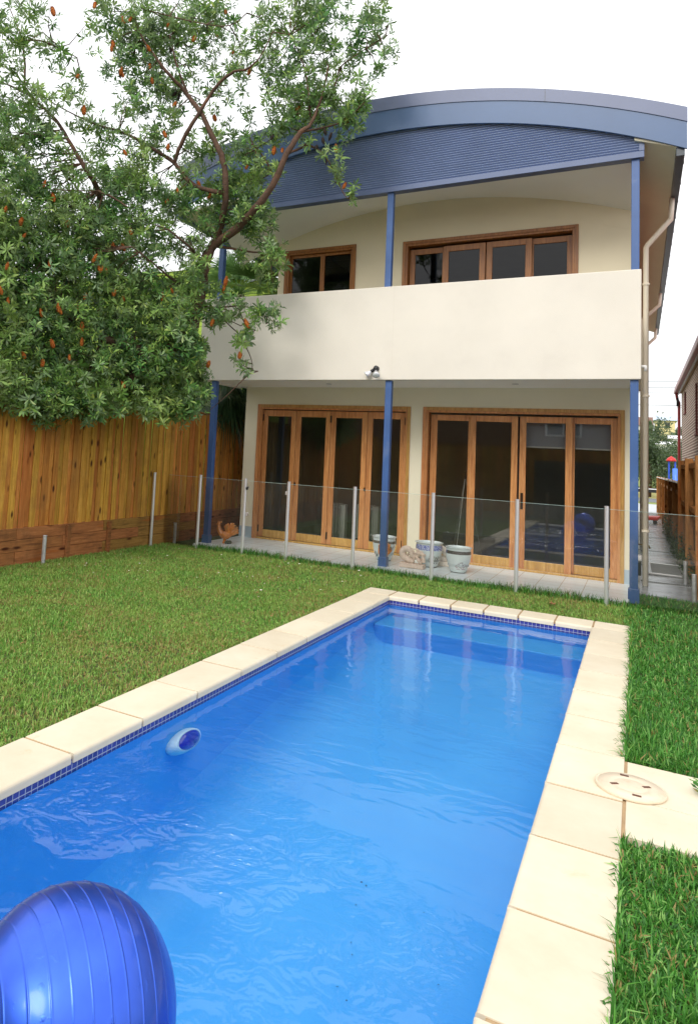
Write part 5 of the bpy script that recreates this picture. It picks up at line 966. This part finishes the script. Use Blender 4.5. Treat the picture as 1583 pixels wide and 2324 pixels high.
def shrub(x, y, h, rr, label, n=5000):
    e = empty('shrub', (x, y, 0), label, 'shrub'); m = MB()
    for k in range(5): m.tube([(x, y, -.05), (x+.3*math.cos(k*1.3), y+.3*math.sin(k*1.3), h*.5), (x+.5*math.cos(k*1.3), y+.5*math.sin(k*1.3), h*.85)], [.04, .03, .012], 6)
    m.build('stems', M['trunk'], e); p = rng.normal(0, 1, (n, 3)); p /= np.linalg.norm(p, axis=1)[:, None]; p *= (rng.random(n)**.4)[:, None]*np.array([rr, rr, h*.5]); p += np.array([x, y, h*.52])
    d = rng.normal(0, 1, (n, 3)); d[:, 2] -= .5; d /= np.linalg.norm(d, axis=1)[:, None]; s = np.cross(d, rng.normal(0, 1, (n, 3))); s /= np.linalg.norm(s, axis=1)[:, None]; l_ = rng.uniform(.08, .18, n)[:, None]
    npmesh('foliage', np.stack([p, p+d*l_*.5+s*l_*.18, p+d*l_, p+d*l_*.5-s*l_*.18], 1), np.arange(n*4).reshape(-1, 4), M['banksia'], e)
shrub(-1.55, 3.4, 4.0, .95, 'dark dense shrub behind the timber fence beside the darker palm')
# ============================================================ NEIGHBOURS
gh = empty('green_house', (-7, 8, 0), 'lime green neighbouring house with white metal roof behind the banksia', 'house')
m = MB(); m.box(-12, -1.6, 5.0, 15, -.1, 6.27)
for k in range(40): m.hull8([(-12, 4.985, .2+k*.15), (-1.6, 4.985, .2+k*.15), (-1.6, 5.0, .2+k*.15), (-12, 5.0, .2+k*.15), (-12, 4.998, .345+k*.15), (-1.6, 4.998, .345+k*.15), (-1.6, 5.0, .345+k*.15), (-12, 5.0, .345+k*.15)])
m.build('wall', M['green_w'], gh)
m = MB(); m.box(-12.4, -1.0, 4.5, 4.62, 6.28, 6.46); m.build('fascia', M['green_w'], gh); m = MB(); m.box(-12.4, -1.0, 4.62, 5.0, 6.20, 6.28); m.build('eave', M['green_d'], gh)
m = MB(); m.box(-3.2, -3.05, 4.6, 5.0, 5.7, 6.25); m.build('bracket', M['green_w'], gh)
m = MB(); m.hull8([(-12.5, 4.45, 6.45), (-.9, 4.45, 6.45), (-.9, 10, 8.3), (-12.5, 10, 8.3), (-12.5, 4.45, 6.50), (-.9, 4.45, 6.50), (-.9, 10, 8.36), (-12.5, 10, 8.36)])
for k in range(40): m.bar((-12.3+k*.29, 4.45, 6.51), (-12.3+k*.29, 10, 8.37), .03)
m.build('roof', M['white_roof'], gh)
m = MB(); m.box(-8, -4.2, -9, 2.5, -.1, 3.3); m.build('wall', M['green_w'], gh); m = MB(); m.box(-8.4, -3.6, -9.4, 2.9, 3.3, 3.5); m.build('eave', M['green_d'], gh)
m = MB(); m.box(-8.5, -3.5, -9.5, 3.0, 3.5, 3.6); m.build('roof', M['green_d'], gh)

bh = empty('brick_house', (10, 12, 0), 'mottled brick neighbouring house with maroon gutter to the right of the alley', 'house')
def bwall():
    m = MB(); holes = [(12.6, 13.2, 2.9, 4.32), (18.0, 18.8, 3.9, 4.6)]
    ys = [-1, 12.6, 13.2, 18.0, 18.8, 21]
    for a, b_ in zip(ys, ys[1:]):
        z = -.1
        for h in holes:
            if h[0] <= a and h[1] >= b_: m.box(8.1, 8.35, a, b_, z, h[2]); z = h[3]
        m.box(8.1, 8.35, a, b_, z, 4.95)
    return m
bwall().build('wall', M['brick'], bh); m = MB(); m.box(8.35, 16, 20.8, 21, -.1, 4.95); m.box(8.35, 16, -1, -.8, -.1, 4.95); m.build('wall', M['brick'], bh)
for y0, y1, z0, z1 in ((12.6, 13.2, 2.9, 4.32), (18.0, 18.8, 3.9, 4.6)):
    m = MB(); m.box(8.25, 8.3, y0, y1, z0, z1); f = m.build('window', M['window_dark'], bh)
    m = MB()
    for k in range(int((z1-z0)/.086)+1):
        m.box(8.085, 8.26, y1-.01, y1+.10, z0+k*.086, z0+k*.086+.074)
    m.box(8.06, 8.26, y0-.03, y1+.1, z0-.09, z0-.004); m.build('brick_reveal', M['brick_dark'], f, bevel=.004)
m = MB(); m.box(7.86, 7.98, -1, 21.3, 4.80, 4.94); m.build('gutter', M['maroon'], bh, bevel=.02)
m = MB(); m.box(7.98, 8.02, -1, 21.2, 4.76, 4.96); m.build('fascia', M['galv'], bh); m = MB(); m.box(8.02, 8.1, -1, 21.1, 4.80, 4.83); m.build('soffit', M['timber_soffit'], bh)
m = MB(); m.hull8([(7.88, -1.2, 4.95), (7.88, 21.3, 4.95), (12, 21.3, 6.6), (12, -1.2, 6.6), (7.88, -1.2, 5.02), (7.88, 21.3, 5.02), (12, 21.3, 6.7), (12, -1.2, 6.7)]); m.build('roof', M['maroon'], bh)
m = MB(); m.tube([(7.93, 21.0, 4.8), (7.97, 21.05, 4.55), (8.02, 21.05, 4.45), (8.02, 21.05, 0)], .05, 10); m.build('downpipe', M['maroon'], bh)
m = MB(); m.box(7.93, 8.0, 20.9, 21.1, 4.3, 4.62); m.build('overflow', M['window_dark'], bh)

# behind the camera: what the door glass mirrors
bf = empty('rear_fence', (2, -13.2, 0), 'brown timber paling fence closing the yard behind the viewpoint', 'fence')
m = MB()
for k in range(150): m.box(-3+k*.1, -3+k*.1+.094, -13.25-.015*(k % 2), -13.235-.015*(k % 2), 0, 2.35)
m.build('palings', M['fence_r'], bf); m = MB(); m.box(-3, 12, -13.3, -13.2, 2.36, 2.4); m.build('capping_rail', M['sleeper'], bf)
ww = empty('slate_water_wall', (5, -12.2, 0), 'dark stacked slate feature wall at the near end of the pool', 'wall'); m = MB(); m.box(3.6, 6.6, -12.5, -12.1, 0, 1.9); m.build('slate_face', M['slate'], ww)
rh = empty('rear_house', (0, -20, 0), 'dark brick house behind the rear fence with white framed window', 'house')
m = MB(); m.box(-14, 9, -26, -19, 0, 5.6); m.build('wall', M['far_wall3'], rh)
m = MB(); m.box(3.2, 4.6, -19, -18.95, 3.0, 4.0); f = m.build('window', M['white'], rh); m = MB(); m.box(3.28, 3.88, -18.95, -18.94, 3.08, 3.92); m.box(3.94, 4.52, -18.95, -18.94, 3.08, 3.92); m.build('pane', M['window_dark'], f)
m = MB(); m.box(-14.5, 9.5, -26.5, -18.4, 5.6, 5.9); m.build('roof', M['gutter'], rh)

# ============================================================ FAR END OF THE ALLEY
def far_tree(x, y, h, r, label, n=2600, ls=.16, zb=0.0, trunk_r=.15):
    h = h*.84
    e = empty('shade_tree', (x, y, zb), label, 'tree', 'trees beyond the alley'); m = MB(); m.tube([(x, y, zb), (x+.1, y, zb+h*.4), (x, y, zb+h*.8)], [trunk_r, trunk_r*.8, trunk_r*.3], 8); m.build('trunk', M['trunk'], e, smooth=True)
    cs = rng.normal(0, 1, (26, 3)); cs /= np.linalg.norm(cs, axis=1)[:, None]; cs *= (rng.random(26)**.4)[:, None]; cs = cs*np.array([r, r, h*.42])+np.array([x, y, zb+h*.56]); ci = rng.integers(0, 26, n)
    p = cs[ci]+rng.normal(0, r*.17, (n, 3)); d = rng.normal(0, 1, (n, 3)); d /= np.linalg.norm(d, axis=1)[:, None]; s = np.cross(d, rng.normal(0, 1, (n, 3))); s /= np.linalg.norm(s, axis=1)[:, None]
    l_ = rng.uniform(.6, 1.3, n)[:, None]*ls; V = np.stack([p, p+d*l_*.5+s*l_*.3, p+d*l_, p+d*l_*.5-s*l_*.3], 1); F = np.arange(n*4).reshape(-1, 4); npmesh('crown', V, F, M['far_leaf'], e)
far_tree(7.3, 46, 6.3, 1.9, 'tall leafy green tree at the end of the alley beside the house', 7000, .17)
far_tree(9.6, 52, 5.0, 2.0, 'rounder dark green tree behind the blue and red play tower', 6000, .17)
far_tree(8.6, 58, 4.6, 1.8, 'low green tree between the two larger park trees', 4000, .17)
far_tree(5.4, 50, 5.6, 2.0, 'green tree partly hidden behind the house corner', 4000, .17)
far_tree(12.4, 60, 5.6, 2.4, 'green tree half hidden behind the brick house', 4000, .18)
far_tree(9.6, 92, 3.4, 1.6, 'small tree below the yellow hilltop house', 2500, .25, zb=3.6)
far_tree(11.6, 98, 3.6, 1.6, 'dark small tree right of the yellow hilltop house', 2500, .25, zb=4.8)
far_tree(8.0, 86, 6.2, .9, 'slender conifer rising against the white sky', 2500, .22, zb=3.0)
def simple_house(name, x0, x1, y0, y1, z0, z1, zr, wm, rm, label, wins):
    e = empty(name, ((x0+x1)/2, y0, z0), label, 'house', 'far hillside houses'); m = MB(); m.box(x0, x1, y0, y1, z0, z1); m.build('wall', wm, e)
    m = MB(); ym = (y0+y1)/2; m.add([(x0-.3, y0-.3, z1), (x1+.3, y0-.3, z1), (x1+.3, ym, zr), (x0-.3, ym, zr), (x0-.3, y1+.3, z1), (x1+.3, y1+.3, z1)], [(0, 1, 2, 3), (3, 2, 5, 4), (1, 5, 2), (0, 3, 4), (0, 4, 5, 1)]); m.build('roof', rm, e)
    for a, b_, c, d in wins: m = MB(); m.box(a, b_, y0-.05, y0, c, d); m.build('window', M['window_dark'], e)
simple_house('hillside_house', 8.75, 11.1, 104, 110, 5.5, 9.05, 10.1, M['far_wall'], M['far_roof'], 'yellow hilltop house with pale blue roof seen down the alley', [(9.9, 10.5, 8.0, 8.8), (9.0, 9.3, 8.0, 8.6)])
simple_house('hillside_house', 10.1, 13.5, 88, 94, 3, 5.9, 6.4, M['far_wall2'], M['white_roof'], 'grey house with flat white roof half hidden by the maroon downpipe', [(10.9, 11.5, 4.8, 5.5)])
simple_house('hillside_house', 8.5, 9.9, 84, 88, 3, 5.0, 5.4, M['white'], M['white_roof'], 'low white house below the yellow one', [])
simple_house('hillside_house', 4, 8.0, 92, 99, 4, 7.6, 8.9, M['far_wall2'], M['far_wall3'], 'brown roofed house just showing beside the cream downpipe', [])
pt_ = empty('play_tower', (8.55, 40, 0), 'blue play tower with red dome roof above the lower fence', 'play tower')
m = MB(); m.lathe([(.28, 0), (.27, .08), (.20, .19), (.08, .27), (.02, .32)], 20, (8.42, 40, 2.45)); m.build('dome', M['red'], pt_, smooth=True)
for dx in (-.12, .2): m = MB(); m.tube([(8.42+dx, 40, -.1), (8.42+dx, 40, 2.46)], .05, 10); m.build('pole', M['bluep'], pt_)
m = MB(); m.tube([(8.62, 39.7, 2.0), (8.62, 39.6, 1.4), (8.7, 39.3, .6), (8.8, 38.6, .1)], .16, 12); m.build('slide', pm('light_blue_plastic', (.08, .22, .8), .35, .1, bst=0), pt_, smooth=True)
pb = empty('parked_scooter_sign', (7.55, 26.3, 0), 'white edged blue panel leaning at the fence end', 'panel'); pb.name = 'panel'
m = MB(); m.box(7.50, 7.62, 25.6, 25.64, .75, 1.05); m.build('blue_face', M['bluep'], pb); m = MB(); m.box(7.495, 7.625, 25.64, 25.66, .70, 1.12); m.build('white_border', M['white'], pb); m = MB(); m.tube([(7.56, 25.7, -.02), (7.6, 25.7, .7)], .02, 8); m.build('stand', M['white'], pb)
YC = -6.5
rw_ = empty('toy_wagon', (7.05, 16.7, 0), 'red toy cart lying across the far end of the side path', 'toy cart')
m = MB(); m.hull8([(6.75, 16.5, .12), (7.22, 16.5, .12), (7.25, 17, .12), (6.75, 17, .12), (6.75, 16.5, .24), (7.30, 16.5, .26), (7.34, 17, .26), (6.75, 17, .24)]); m.build('tray', M['red'], rw_, bevel=.04)
for x in (6.9, 7.15):
    for y in (16.46, 16.97): m = MB(); m.tube([(x, y, .06), (x, y+.05, .06)], .065, 14); m.build('wheel', M['black'], rw_)
pf = empty('park_rail', (5, 44.5, 0), 'low dark and white rail along the park beyond the driveway', 'rail'); m = MB(); m.box(0, 12, 44.4, 44.5, .35, .55); m.build('dark_rail', M['black'], pf); m = MB(); m.box(0, 12, 44.38, 44.52, .56, .62); m.build('white_rail', M['white'], pf)
m = MB()
for k in range(7): m.box(k*2, k*2+.1, 44.4, 44.5, -.1, .5)
m.build('rail_posts', M['white'], pf)
# garden bed along the alley fence
V = []; F = []; n = 2200; x = rng.uniform(7.30, 7.46, n); y = rng.uniform(2.8, 14, n); z = rng.uniform(0, .55, n)*rng.random(n)**.5*(.5+.5*np.sin(y*2.2)**2)*1.3
d = rng.normal(0, 1, (n, 3)); d /= np.linalg.norm(d, axis=1)[:, None]; s = np.cross(d, rng.normal(0, 1, (n, 3))); s /= np.linalg.norm(s, axis=1)[:, None]; p = np.stack([x, y, z], 1); l_ = rng.uniform(.03, .07, n)[:, None]
o = npmesh('creeper', np.stack([p, p+d*l_*.5+s*l_*.3, p+d*l_, p+d*l_*.5-s*l_*.3], 1), np.arange(n*4).reshape(-1, 4), M['far_leaf']); tag(o, 'dark low creeper growing along the foot of the right alley fence', 'creeper', kind='stuff')
# overhead wires
def wire(z, y, label):
    m = MB(); pts = [(-30+i*4, y, z+((i-12)/12)**2*.5) for i in range(25)]; m.tube(pts, .014, 5); o = m.build('power_line', M['gutter']); return tag(o, label, 'wire', 'overhead power lines')
wire(5.55, 36, 'single dark power line crossing low above the alley end, lowest of the wires')
for z, lb in ((6.85, 'second wire up above the alley end'), (7.2, 'third wire up above the alley end, thin against white sky'), (7.6, 'topmost thin wire above the alley end')): wire(z, 42, lb)
up_ = empty('utility_pole', (11.1, 90, 0), 'thin grey utility pole on the hillside beside the downpipe', 'pole'); m = MB(); m.tube([(11.15, 92, 4), (11.15, 92, 10.5)], [.09, .05], 8); m.build('pole', M['galv'], up_); m = MB(); m.box(10.8, 11.5, 91.95, 92.05, 9.9, 10.0); m.build('crossarm', M['galv'], up_)
